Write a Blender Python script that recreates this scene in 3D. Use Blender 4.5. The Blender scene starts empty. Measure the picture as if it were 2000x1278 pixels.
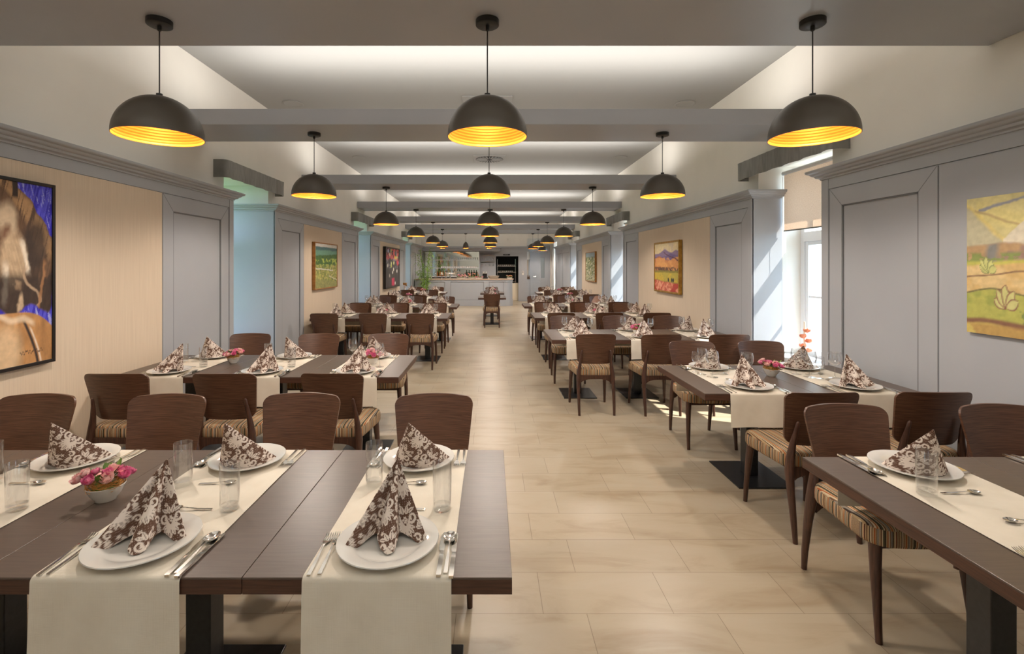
import bpy, math, random
import numpy as np
from mathutils import Vector, Matrix, Euler
random.seed(7)
PI = math.pi
SC = bpy.context.scene
COL = SC.collection

# ------------------------------------------------------------------ camera
F_PX = 944.0
cam_d = bpy.data.cameras.new('camera')
cam = bpy.data.objects.new('camera', cam_d); COL.objects.link(cam)
cam.location = (0, 0, 1.6); cam.rotation_euler = (PI/2, 0, 0)
cam_d.sensor_width = 36.0; cam_d.lens = 36.0*F_PX/2000.0
cam_d.shift_x = (1000-959)/2000.0
cam_d.shift_y = -(639-519)/2000.0
cam_d.clip_start = 0.05; cam_d.clip_end = 200
SC.camera = cam

# ------------------------------------------------------------------ world, sun, exposure
w = bpy.data.worlds.new('world'); SC.world = w; w.use_nodes = True
bgn = w.node_tree.nodes['Background']
bgn.inputs['Color'].default_value = (0.58, 0.78, 1.0, 1); bgn.inputs['Strength'].default_value = 2.7
sun_d = bpy.data.lights.new('sun', 'SUN'); sun_d.energy = 5.5; sun_d.angle = math.radians(0.6); sun_d.color = (1.0, 0.95, 0.88)
sun = bpy.data.objects.new('sun', sun_d); COL.objects.link(sun); sun.location = (12, -3, 14)
sun.rotation_euler = Vector((-1, 0.42, -1.37)).to_track_quat('-Z', 'Y').to_euler()
SC.view_settings.view_transform = 'Standard'; SC.view_settings.look = 'None'
SC.view_settings.gamma = 1.0; SC.view_settings.use_curve_mapping = False
SC.view_settings.exposure = 1.36
SC.cycles.transparent_max_bounces = 32
SC.cycles.max_bounces = 7; SC.cycles.diffuse_bounces = 5; SC.cycles.glossy_bounces = 3; SC.cycles.transmission_bounces = 4
SC.cycles.sample_clamp_indirect = 4.0
SC.cycles.caustics_reflective = False; SC.cycles.caustics_refractive = False
SC.cycles.use_denoising = True

BEAMS = [(-1.2,-0.55), (2.33,2.97), (4.62,5.26), (7.97,8.62), (11.3,11.95), (14.7,15.35), (17.6,18.2), (20.0,20.6)]
for i,(a,b) in enumerate(BEAMS):       # warm LED strips on the beams; first one unseen, added to light the foreground
    ld = bpy.data.lights.new('beam_uplight', 'AREA'); ld.shape = 'RECTANGLE'; ld.size = 5.35; ld.size_y = 0.55
    ld.energy = 23 if i else 75; ld.color = (1.0, 0.95, 0.89)
    lo = bpy.data.objects.new('beam_uplight', ld); COL.objects.link(lo)
    lo.location = (0, (a+b)/2, 3.13); lo.rotation_euler = (PI, 0, 0)

# ------------------------------------------------------------------ materials
def srgb(r, g, b):
    f = lambda c: (c/255/12.92) if c/255 <= 0.04045 else ((c/255+0.055)/1.055)**2.4
    return (f(r), f(g), f(b), 1)
def mat(name, col, rough=0.6, metal=0.0, spec=0.5, coat=0.0):
    m = bpy.data.materials.new(name); m.use_nodes = True
    p = m.node_tree.nodes['Principled BSDF']
    p.inputs['Base Color'].default_value = col if len(col) == 4 else (*col, 1)
    p.inputs['Roughness'].default_value = rough; p.inputs['Metallic'].default_value = metal
    p.inputs['Specular IOR Level'].default_value = spec; p.inputs['Coat Weight'].default_value = coat
    return m
def N(m, t, **kw):
    n = m.node_tree.nodes.new(t)
    for k, v in kw.items(): setattr(n, k, v)
    return n
def L(m, a, b): m.node_tree.links.new(a, b)
def P(m): return m.node_tree.nodes['Principled BSDF']
def ramp(m, stops, interp='LINEAR'):
    r = N(m, 'ShaderNodeValToRGB'); cr = r.color_ramp; cr.interpolation = interp
    while len(cr.elements) < len(stops): cr.elements.new(0.5)
    for e, (p, c) in zip(cr.elements, stops): e.position = p; e.color = c if len(c) == 4 else (*c, 1)
    return r
def noisy(name, c1, c2, scale=(1,1,1), ns=5, rough=0.6, bump=0.0, detail=6, coord='Object', spec=0.5, lo=0.35, hi=0.65, rv=0.0, coat=0.0):
    m = mat(name, c1, rough, spec=spec, coat=coat)
    tc = N(m,'ShaderNodeTexCoord'); mp = N(m,'ShaderNodeMapping'); mp.inputs['Scale'].default_value = scale
    nt = N(m,'ShaderNodeTexNoise'); nt.inputs['Scale'].default_value = ns; nt.inputs['Detail'].default_value = detail
    L(m, tc.outputs[coord], mp.inputs[0]); L(m, mp.outputs[0], nt.inputs[0])
    r = ramp(m, [(lo, c1), (hi, c2)]); L(m, nt.outputs[0], r.inputs[0]); L(m, r.outputs[0], P(m).inputs['Base Color'])
    if bump:
        b = N(m,'ShaderNodeBump'); b.inputs['Strength'].default_value = bump; b.inputs['Distance'].default_value = 0.002
        L(m, nt.outputs[0], b.inputs['Height']); L(m, b.outputs[0], P(m).inputs['Normal'])
    return m

M = {}
M['wall'] = noisy('cream_plaster', srgb(236,231,222), srgb(239,234,225), ns=3, rough=0.9, bump=0.03)
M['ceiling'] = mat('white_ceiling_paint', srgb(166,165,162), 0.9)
M['grey'] = noisy('grey_blue_paint', srgb(172,173,177), srgb(176,177,180), ns=2, rough=0.42, spec=0.45)
M['greyback'] = mat('grey_panel_warm', srgb(164,162,162), 0.42)
M['beam'] = noisy('grey_beam_paint', srgb(168,170,176), srgb(172,173,178), ns=2, rough=0.35, spec=0.5)
M['groove'] = mat('panel_line_shade_and_joint', srgb(118,118,120), 0.6)  # darker grey: relief shade of panel lines put into colour, also mitre joints
M['fabricwall'] = noisy('beige_textile_wallcovering', srgb(212,191,166), srgb(225,205,180), scale=(1,70,0.8), ns=3, rough=0.85, bump=0.15, lo=0.3, hi=0.7)
M['wood'] = noisy('dark_stained_oak_chair', srgb(70,43,30), srgb(104,71,52), scale=(2.5,8,90), ns=3, rough=0.36, bump=0.06, spec=0.5)
M['leg'] = noisy('dark_stained_chair_leg', srgb(58,36,27), srgb(84,55,42), scale=(40,40,3), ns=3, rough=0.35)
M['table'] = noisy('dark_wenge_top_sheen', srgb(88,74,65), srgb(97,82,72), scale=(3,60,60), ns=3, rough=0.36, bump=0.08, spec=0.55)  # top greyed and lightened: its reflected sheen put into the colour
M['tedge'] = noisy('table_edge_wood', srgb(64,40,30), srgb(86,56,42), scale=(3,3,60), ns=3, rough=0.4)  # edge of the same wood, without the sheen in its colour
M['steel_black'] = noisy('black_powder_coated_steel', (0.012,0.012,0.013), (0.02,0.02,0.021), ns=60, rough=0.32, bump=0.05)
M['cloth'] = noisy('cream_linen', srgb(226,216,199), srgb(218,207,189), scale=(1,1,1), ns=8, rough=0.9)
def weave(m):
    tc = N(m,'ShaderNodeTexCoord'); hs = []
    for s in ((700,12,12),(12,700,700)):
        mp = N(m,'ShaderNodeMapping'); mp.inputs['Scale'].default_value = s
        nt = N(m,'ShaderNodeTexNoise'); nt.inputs['Scale'].default_value = 1; nt.inputs['Detail'].default_value = 1
        L(m, tc.outputs['Object'], mp.inputs[0]); L(m, mp.outputs[0], nt.inputs[0]); hs.append(nt)
    a = N(m,'ShaderNodeMath', operation='ADD'); L(m, hs[0].outputs[0], a.inputs[0]); L(m, hs[1].outputs[0], a.inputs[1])
    b = N(m,'ShaderNodeBump'); b.inputs['Strength'].default_value = 0.35; b.inputs['Distance'].default_value = 0.001
    L(m, a.outputs[0], b.inputs['Height']); L(m, b.outputs[0], P(m).inputs['Normal'])
weave(M['cloth'])
M['china'] = mat('white_glazed_china', srgb(218,214,207), 0.12, coat=0.4)
M['steel'] = mat('polished_cutlery_steel', (0.78,0.75,0.70), 0.14, metal=1.0)
M['lampout'] = mat('matt_dark_brown_lacquer', srgb(84,77,69), 0.38)
M['lampin'] = mat('gold_leaf_lining', (1.0,0.38,0.045), 0.40, metal=0.35)
M['black'] = mat('black_metal', (0.012,0.011,0.010), 0.4)
M['bulb'] = mat('warm_glowing_bulb', (1,0.8,0.5), 0.4)
P(M['bulb']).inputs['Emission Color'].default_value = (1,0.62,0.25,1); P(M['bulb']).inputs['Emission Strength'].default_value = 6
M['valance'] = noisy('grey_satin_valance', srgb(124,123,119), srgb(142,140,135), scale=(1,12,2), ns=3, rough=0.5, bump=0.3)
M['blackframe'] = mat('black_picture_frame', (0.012,0.010,0.009), 0.3)
M['goldframe'] = noisy('gilded_frame', srgb(190,150,70), srgb(160,118,48), ns=20, rough=0.35); P(M['goldframe']).inputs['Metallic'].default_value = 0.5
M['woodframe'] = noisy('oak_frame', srgb(176,124,62), srgb(150,98,44), scale=(1,4,4), ns=6, rough=0.45)
M['whiteplastic'] = mat('white_plastic', srgb(225,220,210), 0.4)
M['ventshade'] = mat('vent_shade_black', (0.01,0.01,0.01), 0.8)
M['straw'] = mat('straw_nest', srgb(196,140,70), 0.8)
M['leafg'] = noisy('fresh_green_leaf', srgb(74,110,40), srgb(120,150,60), ns=15, rough=0.45)
M['plantg'] = noisy('bamboo_leaf', srgb(110,148,50), srgb(165,195,85), ns=6, rough=0.5)
M['pink'] = noisy('pink_petal', srgb(214,88,140), srgb(240,150,180), ns=40, rough=0.6)
M['palepink'] = noisy('pale_pink_petal', srgb(246,214,206), srgb(238,160,160), ns=30, rough=0.6)
M['lily'] = noisy('lily_petal', srgb(250,206,190), srgb(240,150,150), ns=25, rough=0.6)
M['peach'] = noisy('peach_petal', srgb(240,170,130), srgb(236,140,100), ns=25, rough=0.6)
M['countertop'] = noisy('beige_stone_counter', srgb(190,160,138), srgb(210,184,160), ns=18, rough=0.3)
M['mirror'] = mat('mirror_glass', (0.80,0.84,0.82), 0.04, metal=1.0)
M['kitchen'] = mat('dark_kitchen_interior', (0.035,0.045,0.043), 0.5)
M['white'] = mat('white_paint', srgb(225,228,232), 0.5)
M['wicker'] = noisy('pale_wicker', srgb(190,180,165), srgb(150,138,120), scale=(20,20,90), ns=6, rough=0.8, bump=0.5)
M['bottle'] = mat('dark_bottle_glass', (0.02,0.035,0.015), 0.08)
M['amber'] = mat('amber_spirit_bottle', (0.35,0.14,0.03), 0.08)
M['bounce_green'] = noisy('unseen_green_ground', srgb(70,110,40), srgb(110,150,60), ns=4, rough=0.9)  # unseen ground, its green chosen to tint the left bounce light
M['bounce_pale'] = noisy('unseen_pale_ground', srgb(170,165,155), srgb(190,185,175), ns=4, rough=0.9)  # unseen ground, kept pale so the right bounce light stays neutral
M['render'] = noisy('rough_render', srgb(225,218,200), srgb(205,198,182), ns=40, rough=0.95, bump=0.6)
M['wax'] = mat('ivory_wax', srgb(240,225,200), 0.5)

def thin_glass(name, tint=(0.97,0.98,0.98), base=0.045, edge=0.55, rough=0.02, gcol=(1,1,1)):
    m = bpy.data.materials.new(name); m.use_nodes = True; nt = m.node_tree
    nt.nodes.remove(nt.nodes['Principled BSDF']); out = nt.nodes['Material Output']
    tr = N(m,'ShaderNodeBsdfTransparent'); tr.inputs[0].default_value = (*tint,1)
    gl = N(m,'ShaderNodeBsdfGlossy'); gl.inputs[0].default_value = (*gcol,1); gl.inputs['Roughness'].default_value = rough
    lw = N(m,'ShaderNodeLayerWeight'); lw.inputs['Blend'].default_value = 0.5
    pw = N(m,'ShaderNodeMath', operation='POWER'); L(m, lw.outputs['Facing'], pw.inputs[0]); pw.inputs[1].default_value = 3.0
    mr = N(m,'ShaderNodeMapRange'); mr.inputs['To Min'].default_value = base; mr.inputs['To Max'].default_value = edge
    L(m, pw.outputs[0], mr.inputs[0])
    mx = N(m,'ShaderNodeMixShader'); L(m, mr.outputs[0], mx.inputs[0]); L(m, tr.outputs[0], mx.inputs[1]); L(m, gl.outputs[0], mx.inputs[2])
    L(m, mx.outputs[0], out.inputs[0]); return m
M['glass'] = thin_glass('clear_drinking_glass', (0.972,0.975,0.975), 0.075, 1.0, 0.015)
M['glassbase'] = thin_glass('thick_glass_base', (0.95,0.955,0.95), 0.10, 1.0, 0.03)
M['pane'] = thin_glass('window_pane', (0.95,0.97,0.97), 0.03, 0.4)

# translucent roller blind
m = bpy.data.materials.new('beige_screen_blind'); m.use_nodes = True; nt = m.node_tree
nt.nodes.remove(nt.nodes['Principled BSDF'])
df = N(m,'ShaderNodeBsdfDiffuse'); tl = N(m,'ShaderNodeBsdfTranslucent'); mx = N(m,'ShaderNodeMixShader'); mx.inputs[0].default_value = 0.5
df.inputs[0].default_value = srgb(225,205,185); tl.inputs[0].default_value = srgb(240,222,205)
tc = N(m,'ShaderNodeTexCoord'); ntx = N(m,'ShaderNodeTexNoise'); ntx.inputs['Scale'].default_value = 90
rp = ramp(m, [(0.3, srgb(205,182,160)), (0.7, srgb(235,216,198))]); L(m, tc.outputs['Object'], ntx.inputs[0]); L(m, ntx.outputs[0], rp.inputs[0]); L(m, rp.outputs[0], df.inputs[0])
L(m, df.outputs[0], mx.inputs[1]); L(m, tl.outputs[0], mx.inputs[2]); L(m, mx.outputs[0], nt.nodes['Material Output'].inputs[0]); M['blind'] = m

# striped seat fabric: stripes run front to back (colour depends on x only)
def stripes():
    m = mat('striped_seat_fabric', (0.5,0.4,0.3), 0.9)
    tc = N(m,'ShaderNodeTexCoord'); sp = N(m,'ShaderNodeSeparateXYZ'); at = N(m,'ShaderNodeAttribute'); at.attribute_name = 'Col'; L(m, at.outputs['Color'], sp.inputs[0])
    mu = N(m,'ShaderNodeMath', operation='MULTIPLY'); mu.inputs[1].default_value = 1/0.115; L(m, sp.outputs[0], mu.inputs[0])
    fr = N(m,'ShaderNodeMath', operation='FRACT'); L(m, mu.outputs[0], fr.inputs[0])
    be, dk, ru, ol, cr, br, gy = srgb(190,160,118), srgb(62,44,34), srgb(176,92,44), srgb(84,78,56), srgb(214,192,156), srgb(118,82,58), srgb(150,140,126)
    seq = [(0,be),(.06,dk),(.085,cr),(.13,br),(.16,be),(.21,ru),(.25,be),(.285,dk),(.30,gy),(.36,be),(.40,br),(.44,cr),(.47,ol),(.53,dk),(.56,be),(.60,ru),(.63,cr),(.68,br),(.71,gy),(.76,dk),(.80,be),(.84,cr),(.87,ru),(.89,dk),(.92,be),(.96,br)]
    r = ramp(m, seq, 'CONSTANT'); L(m, fr.outputs[0], r.inputs[0])
    no = N(m,'ShaderNodeTexNoise'); no.inputs['Scale'].default_value = 400; L(m, tc.outputs['Object'], no.inputs[0])
    mx = N(m,'ShaderNodeMix', data_type='RGBA', blend_type='MULTIPLY'); mx.inputs[0].default_value = 0.35
    L(m, r.outputs[0], mx.inputs[6]); L(m, no.outputs[0], mx.inputs[7]); L(m, mx.outputs[2], P(m).inputs['Base Color'])
    b = N(m,'ShaderNodeBump'); b.inputs['Strength'].default_value = 0.3; b.inputs['Distance'].default_value = 0.001; L(m, no.outputs[0], b.inputs['Height']); L(m, b.outputs[0], P(m).inputs['Normal'])
    return m
M['stripe'] = stripes()

# floor tiles (0.60 x 0.30, soft veins)
def floor_mat():
    m = mat('beige_stone_tiles', (0.6,0.5,0.4), 0.34, spec=0.45)
    tc = N(m,'ShaderNodeTexCoord'); mp = N(m,'ShaderNodeMapping'); mp.inputs['Location'].default_value = (0.16, 0.18, 0)
    L(m, tc.outputs['Object'], mp.inputs[0])
    br = N(m,'ShaderNodeTexBrick'); br.offset = 0.333; br.inputs['Scale'].default_value = 1.0
    br.inputs['Mortar Size'].default_value = 0.0016; br.inputs['Mortar Smooth'].default_value = 0.3; br.inputs['Brick Width'].default_value = 0.6; br.inputs['Row Height'].default_value = 0.3
    br.inputs['Color1'].default_value = srgb(186,171,148); br.inputs['Color2'].default_value = srgb(180,165,142); br.inputs['Mortar'].default_value = srgb(138,121,101)
    L(m, mp.outputs[0], br.inputs[0])
    m2 = N(m,'ShaderNodeMapping'); m2.inputs['Scale'].default_value = (0.9,3.2,1); m2.inputs['Rotation'].default_value = (0,0,0.5); L(m, tc.outputs['Object'], m2.inputs[0])
    no = N(m,'ShaderNodeTexNoise'); no.inputs['Scale'].default_value = 1.8; no.inputs['Detail'].default_value = 9; no.inputs['Distortion'].default_value = 0.7; no.inputs['Roughness'].default_value = 0.6
    L(m, m2.outputs[0], no.inputs[0])
    r = ramp(m, [(0.30, srgb(228,218,206)), (0.5, srgb(250,248,244)), (0.68, (1,1,1,1))]); L(m, no.outputs[0], r.inputs[0])
    mx = N(m,'ShaderNodeMix', data_type='RGBA', blend_type='MULTIPLY'); mx.inputs[0].default_value = 1.0
    L(m, br.outputs[0], mx.inputs[6]); L(m, r.outputs[0], mx.inputs[7]); L(m, mx.outputs[2], P(m).inputs['Base Color'])
    return m
M['floor'] = floor_mat()
def attr_mat(name, rough=0.6, spec=0.4, bump=0.0):
    m = mat(name, (1,1,1), rough, spec=spec)
    a = N(m,'ShaderNodeAttribute'); a.attribute_name = 'Col'; L(m, a.outputs['Color'], P(m).inputs['Base Color'])
    tc = N(m,'ShaderNodeTexCoord'); no = N(m,'ShaderNodeTexNoise'); no.inputs['Scale'].default_value = 220; L(m, tc.outputs['Object'], no.inputs[0])
    b = N(m,'ShaderNodeBump'); b.inputs['Strength'].default_value = bump; b.inputs['Distance'].default_value = 0.001; L(m, no.outputs[0], b.inputs['Height']); L(m, b.outputs[0], P(m).inputs['Normal'])
    return m
M['paint'] = attr_mat('oil_paint_on_canvas', 0.5, 0.4, 0.4)
M['napkin'] = attr_mat('printed_damask_tissue', 0.9, 0.2, 0.1)

# ------------------------------------------------------------------ mesh builder
class MB:
    def __init__(s): s.v = []; s.f = []; s.mi = []; s.mats = []; s.cur = 0; s.col = None
    def m(s, name):
        mt = M[name]
        if mt not in s.mats: s.mats.append(mt)
        s.cur = s.mats.index(mt); return s
    def add(s, vs, fs):
        o = len(s.v); s.v += [tuple(p) for p in vs]
        for f in fs: s.f.append(tuple(i+o for i in f)); s.mi.append(s.cur)
        return s
    def box(s, x0, x1, y0, y1, z0, z1):
        x0,x1 = min(x0,x1),max(x0,x1); y0,y1 = min(y0,y1),max(y0,y1); z0,z1 = min(z0,z1),max(z0,z1)
        v = [(x,y,z) for z in (z0,z1) for y in (y0,y1) for x in (x0,x1)]
        return s.add(v, [(0,2,3,1),(4,5,7,6),(0,1,5,4),(2,6,7,3),(0,4,6,2),(1,3,7,5)])
    def rings(s, rings, cap0=True, cap1=True, closed=True):
        n = len(rings[0]); v = [p for r in rings for p in r]; f = []
        for k in range(len(rings)-1):
            for i in range(n if closed else n-1):
                j = (i+1) % n; f.append((k*n+i, k*n+j, (k+1)*n+j, (k+1)*n+i))
        if cap0: f.append(tuple(range(n))[::-1])
        if cap1: f.append(tuple((len(rings)-1)*n+i for i in range(n)))
        return s.add(v, f)
    def lathe(s, prof, c=(0,0,0), n=24, sx=1, sy=1, closed_prof=False, caps=True):
        rs = [[(c[0]+r*sx*math.cos(2*PI*i/n), c[1]+r*sy*math.sin(2*PI*i/n), c[2]+z) for i in range(n)] for r, z in prof]
        if closed_prof: rs.append(rs[0])
        cap0 = cap1 = caps and not closed_prof
        return s.rings(rs, cap0, cap1)
    def tube(s, pts, rad, n=8, cap=True):
        rs = []; pts = [Vector(p) for p in pts]
        for k, p in enumerate(pts):
            t = (pts[min(k+1,len(pts)-1)] - pts[max(k-1,0)]).normalized()
            up = Vector((0,0,1)) if abs(t.z) < 0.9 else Vector((0,1,0))
            a = t.cross(up).normalized(); b = a.cross(t).normalized()
            r = rad[k] if isinstance(rad,(list,tuple)) else rad
            rx, ry = r if isinstance(r,(list,tuple)) else (r, r)
            rs.append([tuple(p + a*rx*math.cos(2*PI*i/n) + b*ry*math.sin(2*PI*i/n)) for i in range(n)])
        return s.rings(rs, cap, cap)
    def sphere(s, c, r, n=12, sx=1, sy=1, sz=1):
        prof = [(max(1e-5, r*math.sin(PI*k/(n//2))), -r*sz*math.cos(PI*k/(n//2))) for k in range(n//2+1)]
        return s.lathe(prof, c, n, sx, sy)
    def grid(s, fn, nu, nv):
        v = [fn(i/nu, j/nv) for j in range(nv+1) for i in range(nu+1)]
        return s.add(v, [(j*(nu+1)+i, j*(nu+1)+i+1, (j+1)*(nu+1)+i+1, (j+1)*(nu+1)+i) for j in range(nv) for i in range(nu)])
    def slab(s, fn, nu, nv):       # closed slab: fn(u,v,side)
        n = (nu+1)*(nv+1); A = [fn(i/nu,j/nv,0) for j in range(nv+1) for i in range(nu+1)]; B = [fn(i/nu,j/nv,1) for j in range(nv+1) for i in range(nu+1)]
        f = []; q = lambda i,j: j*(nu+1)+i
        for j in range(nv):
            for i in range(nu):
                f.append((q(i,j),q(i+1,j),q(i+1,j+1),q(i,j+1))); f.append((n+q(i,j),n+q(i,j+1),n+q(i+1,j+1),n+q(i+1,j)))
        for i in range(nu):
            f.append((q(i,0),n+q(i,0),n+q(i+1,0),q(i+1,0))); f.append((q(i,nv),q(i+1,nv),n+q(i+1,nv),n+q(i,nv)))
        for j in range(nv):
            f.append((q(0,j),q(0,j+1),n+q(0,j+1),n+q(0,j))); f.append((q(nu,j),n+q(nu,j),n+q(nu,j+1),q(nu,j+1)))
        return s.add(A+B, f)
    def build(s, name, parent=None, smooth=True, bevel=0.0, loc=None, seg=2, angle=35):
        me = bpy.data.meshes.new(name); me.from_pydata(s.v, [], s.f); me.update()
        for mt in s.mats: me.materials.append(mt)
        me.polygons.foreach_set('material_index', s.mi)
        if s.col is not None:
            ca = me.color_attributes.new('Col', 'FLOAT_COLOR', 'POINT')
            c4 = np.ones((len(s.v),4), dtype=np.float32); c4[:,:3] = s.col; ca.data.foreach_set('color', c4.ravel())
        if smooth:
            me.polygons.foreach_set('use_smooth', [True]*len(me.polygons)); me.set_sharp_from_angle(angle=math.radians(angle))
        o = bpy.data.objects.new(name, me); COL.objects.link(o)
        if parent: o.parent = parent
        if loc: o.location = loc
        if bevel:
            b = o.modifiers.new('bevel','BEVEL'); b.width = bevel; b.segments = seg; b.limit_method = 'ANGLE'; b.angle_limit = math.radians(40)
        return o
def tag(o, label, cat, group=None):
    o['label'] = label; o['category'] = cat
    if group: o['group'] = group
    nw = len(label.replace('-', ' ').split())
    return o
def struct(mb, name, bevel=0.0, smooth=True, parent=None):
    o = mb.build(name, parent, smooth, bevel)
    if parent is None: o['kind'] = 'structure'
    return o
def empty(name, loc=(0,0,0), rz=0):
    o = bpy.data.objects.new(name, None); o.empty_display_size = 0.05; COL.objects.link(o); o.location = loc; o.rotation_euler = (0,0,rz); return o
USED = set()
def copy_tree(o, parent=None):
    c = o.copy(); COL.objects.link(c)
    if parent: c.parent = parent
    for ch in [x for x in o.children]: copy_tree(ch, c)
    return c
def inst(proto, loc, rz, label, cat, group):
    if proto.name in USED: o = copy_tree(proto)
    else: o = proto; USED.add(proto.name)
    o.location = loc; o.rotation_euler = (0,0,rz)
    return tag(o, label, cat, group)

# ------------------------------------------------------------------ room shell
FL, FR = 3.03, 2.98           # faces of the panelling, left and right
UL, UR = 3.13, 3.06           # faces of the plaster above
WO = 4.05; WOR = 3.80                     # outside face of the outer walls
WINS = {-1: 3.90, 1: 3.54}    # window planes
CZ = 3.80                     # ceiling
Y0, Y1 = -3.0, 24.4
NICHE = {-1: [(-1.6,-0.5),(5.68,6.77),(11.05,12.17),(17.1,18.2)], 1: [(-1.7,-0.6),(4.35,5.51),(10.9,12.04),(16.88,18.15),(22.4,23.5)]}
struct(MB().m('floor').box(-WO, WO, Y0, Y1, -0.1, 0), 'floor', smooth=False)
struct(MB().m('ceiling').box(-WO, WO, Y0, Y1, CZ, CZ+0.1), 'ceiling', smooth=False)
for s, nm in ((-1,'left'),(1,'right')):
    U = UL if s < 0 else UR; W_ = WO if s < 0 else WOR; mb = MB().m('wall'); prev = Y0
    for a, b in NICHE[s]:
        mb.box(s*U, s*W_, prev, a-0.02, 0, CZ)
        mb.box(s*U, s*W_, a-0.02, b+0.02, 2.72, CZ)
        mb.box(s*(WINS[s]-0.02), s*W_, a-0.02, b+0.02, 0, 0.56)
        prev = b+0.02
    mb.box(s*U, s*W_, prev, Y1, 0, CZ)
    struct(mb, 'wall_'+nm, smooth=False)
struct(MB().m('wall').box(-WO, WO, Y0-0.2, Y0, 0, CZ), 'wall_front', smooth=False)
# far wall: grey joinery below, plaster above, a doorway to the kitchen; passage goes on at the right
BW = 21.7; DX0, DX1, DZ = 0.22, 1.23, 2.02
mb = MB().m('grey').box(-UL, DX0, BW, BW+0.12, 0, 2.46).box(DX1, 1.62, BW, BW+0.12, 0, 2.46).box(DX0, DX1, BW, BW+0.12, DZ, 2.46)
mb.m('wall').box(-UL, 1.62, BW+0.03, BW+0.12, 2.46, CZ)
mb.m('grey').box(1.50, 1.62, BW+0.12, Y1, 0, 2.46).m('wall').box(1.50,1.62,BW+0.12,Y1,2.46,CZ)
mb.m('grey').box(-UL,1.62,BW-0.05,BW,2.40,2.46).box(-UL,1.62,BW-0.03,BW,2.36,2.40).box(1.36,1.62,BW-0.012,BW,0,2.36).box(0.05,DX0,BW-0.012,BW,0,2.12).box(0.05,1.36,BW-0.012,BW,2.12,2.36)
struct(mb, 'wall_back', smooth=False)
mb = MB().m('wall').box(1.62, WO, Y1, Y1+0.1, 0, CZ); struct(mb, 'wall_passage', smooth=False)
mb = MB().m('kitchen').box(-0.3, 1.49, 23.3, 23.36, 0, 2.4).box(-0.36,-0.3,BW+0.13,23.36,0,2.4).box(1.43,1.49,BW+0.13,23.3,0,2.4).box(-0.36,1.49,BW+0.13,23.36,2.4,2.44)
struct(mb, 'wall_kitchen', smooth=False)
# bulkhead over the passage
struct(MB().m('wall').box(1.63, UR-0.01, 22.2, 22.35, 2.86, CZ-0.005), 'trim_bulkhead', smooth=False)

# panelling segments
def wainscot(s, y0, y1, secs, idx, wrap0=True, wrap1=True):
    Fc = FL if s < 0 else FR; U = UL if s < 0 else UR; RET = Fc+(0.34 if s > 0 else 0.84)
    X = lambda n: s*n
    mb = MB().m('grey')
    mb.box(X(Fc+0.012), X(U-0.001), y0+0.019, y1-0.019, 0, 2.38)           # carcass
    for e, on, sg in ((y0, wrap0, 1), (y1, wrap1, -1)):               # return into the niche
        if on:
            mb.box(X(Fc), X(RET), e, e+sg*0.018, 0, 2.38)
            mb.box(X(Fc+0.01), X(RET), e-sg*0.008, e, 0, 0.12)
    mb.box(X(Fc), X(Fc+0.012), y0, y1, 2.276, 2.38)                        # frieze
    mb.box(X(Fc-0.012), X(Fc+0.012), y0, y1, 0, 0.10)                      # base
    for e, sg in ((y0,1),(y1,-1)): mb.box(X(Fc-0.006), X(Fc+0.012), e, e+sg*0.085, 0.10, 2.36)  # end posts
    for (a, b, k) in secs:
        if k in ('panel','panel0'):
            st = 0.15 if b-a > 0.7 else 0.12
            mb.m('grey'); zt = 2.268
            mb.box(X(Fc), X(Fc+0.012), a+0.006, a+st, 0.10, zt).box(X(Fc), X(Fc+0.012), b-st, b-0.006, 0.10, zt)
            mb.box(X(Fc), X(Fc+0.012), a+st, b-st, zt-st, zt).box(X(Fc), X(Fc+0.012), a+st, b-st, 0.10, 0.28)
            mb.m('groove'); g = 0.012                                      # bead round the sunk panel, its shade put in as darker grey
            for (p,q,r_,t) in ((a+st,a+st+g,0.28,zt-st),(b-st-g,b-st,0.28,zt-st)): mb.box(X(Fc+0.004), X(Fc+0.012), p,q,r_,t)
            mb.box(X(Fc+0.004), X(Fc+0.012), a+st,b-st,zt-st-g,zt-st).box(X(Fc+0.004), X(Fc+0.012), a+st,b-st,0.28,0.28+g)
            # mitre lines of the frame corners
            for (ya,yb) in ((a+st,a+0.008),(b-st,b-0.008)):
                d = 0.0025
                v = [(X(Fc-0.0006),ya-d,zt-st),(X(Fc-0.0006),ya+d,zt-st),(X(Fc-0.0006),yb+d,zt),(X(Fc-0.0006),yb-d,zt)]
                v += [(X(Fc+0.004),p[1],p[2]) for p in v]
                mb.add(v,[(0,1,2,3),(4,7,6,5),(0,4,5,1),(1,5,6,2),(2,6,7,3),(3,7,4,0)])
            mb.m('grey')
        elif k == 'plain':
            mb.m('grey').box(X(Fc), X(Fc+0.012), a+0.006, b-0.006, 0.10, 2.268)
    # crown
    prof = [(0.0,2.366),(0.012,2.366),(0.014,2.376),(0.022,2.382),(0.036,2.386),(0.042,2.394),(0.044,2.402),(0.056,2.406),(0.066,2.414),(0.072,2.424),(0.084,2.428),(0.092,2.434),(0.096,2.440),(0.096,2.455),(-(U-Fc)+0.001,2.455)]
    rs = []
    for o_, z in prof:
        q = max(o_, -0.018); r_ = []
        if wrap0: r_.append((X(RET), y0-q, z))
        r_ += [(X(Fc-o_), y0-(q if wrap0 else 0), z), (X(Fc-o_), y1+(q if wrap1 else 0), z)]
        if wrap1: r_.append((X(RET), y1+q, z))
        rs.append(r_)
    mb.rings(rs, False, False, closed=False)
    o = struct(mb, 'trim_%d' % idx)
    for (a, b, k) in secs:
        if k == 'fabric':
            fb = MB().m('fabricwall').box(X(Fc+0.002), X(Fc+0.0119), a+0.004, b-0.004, 0.10, 2.272).build('fabric_panel', o, False)
            fb['label'] = 'beige textile-covered wall panel'
    return o
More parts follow.
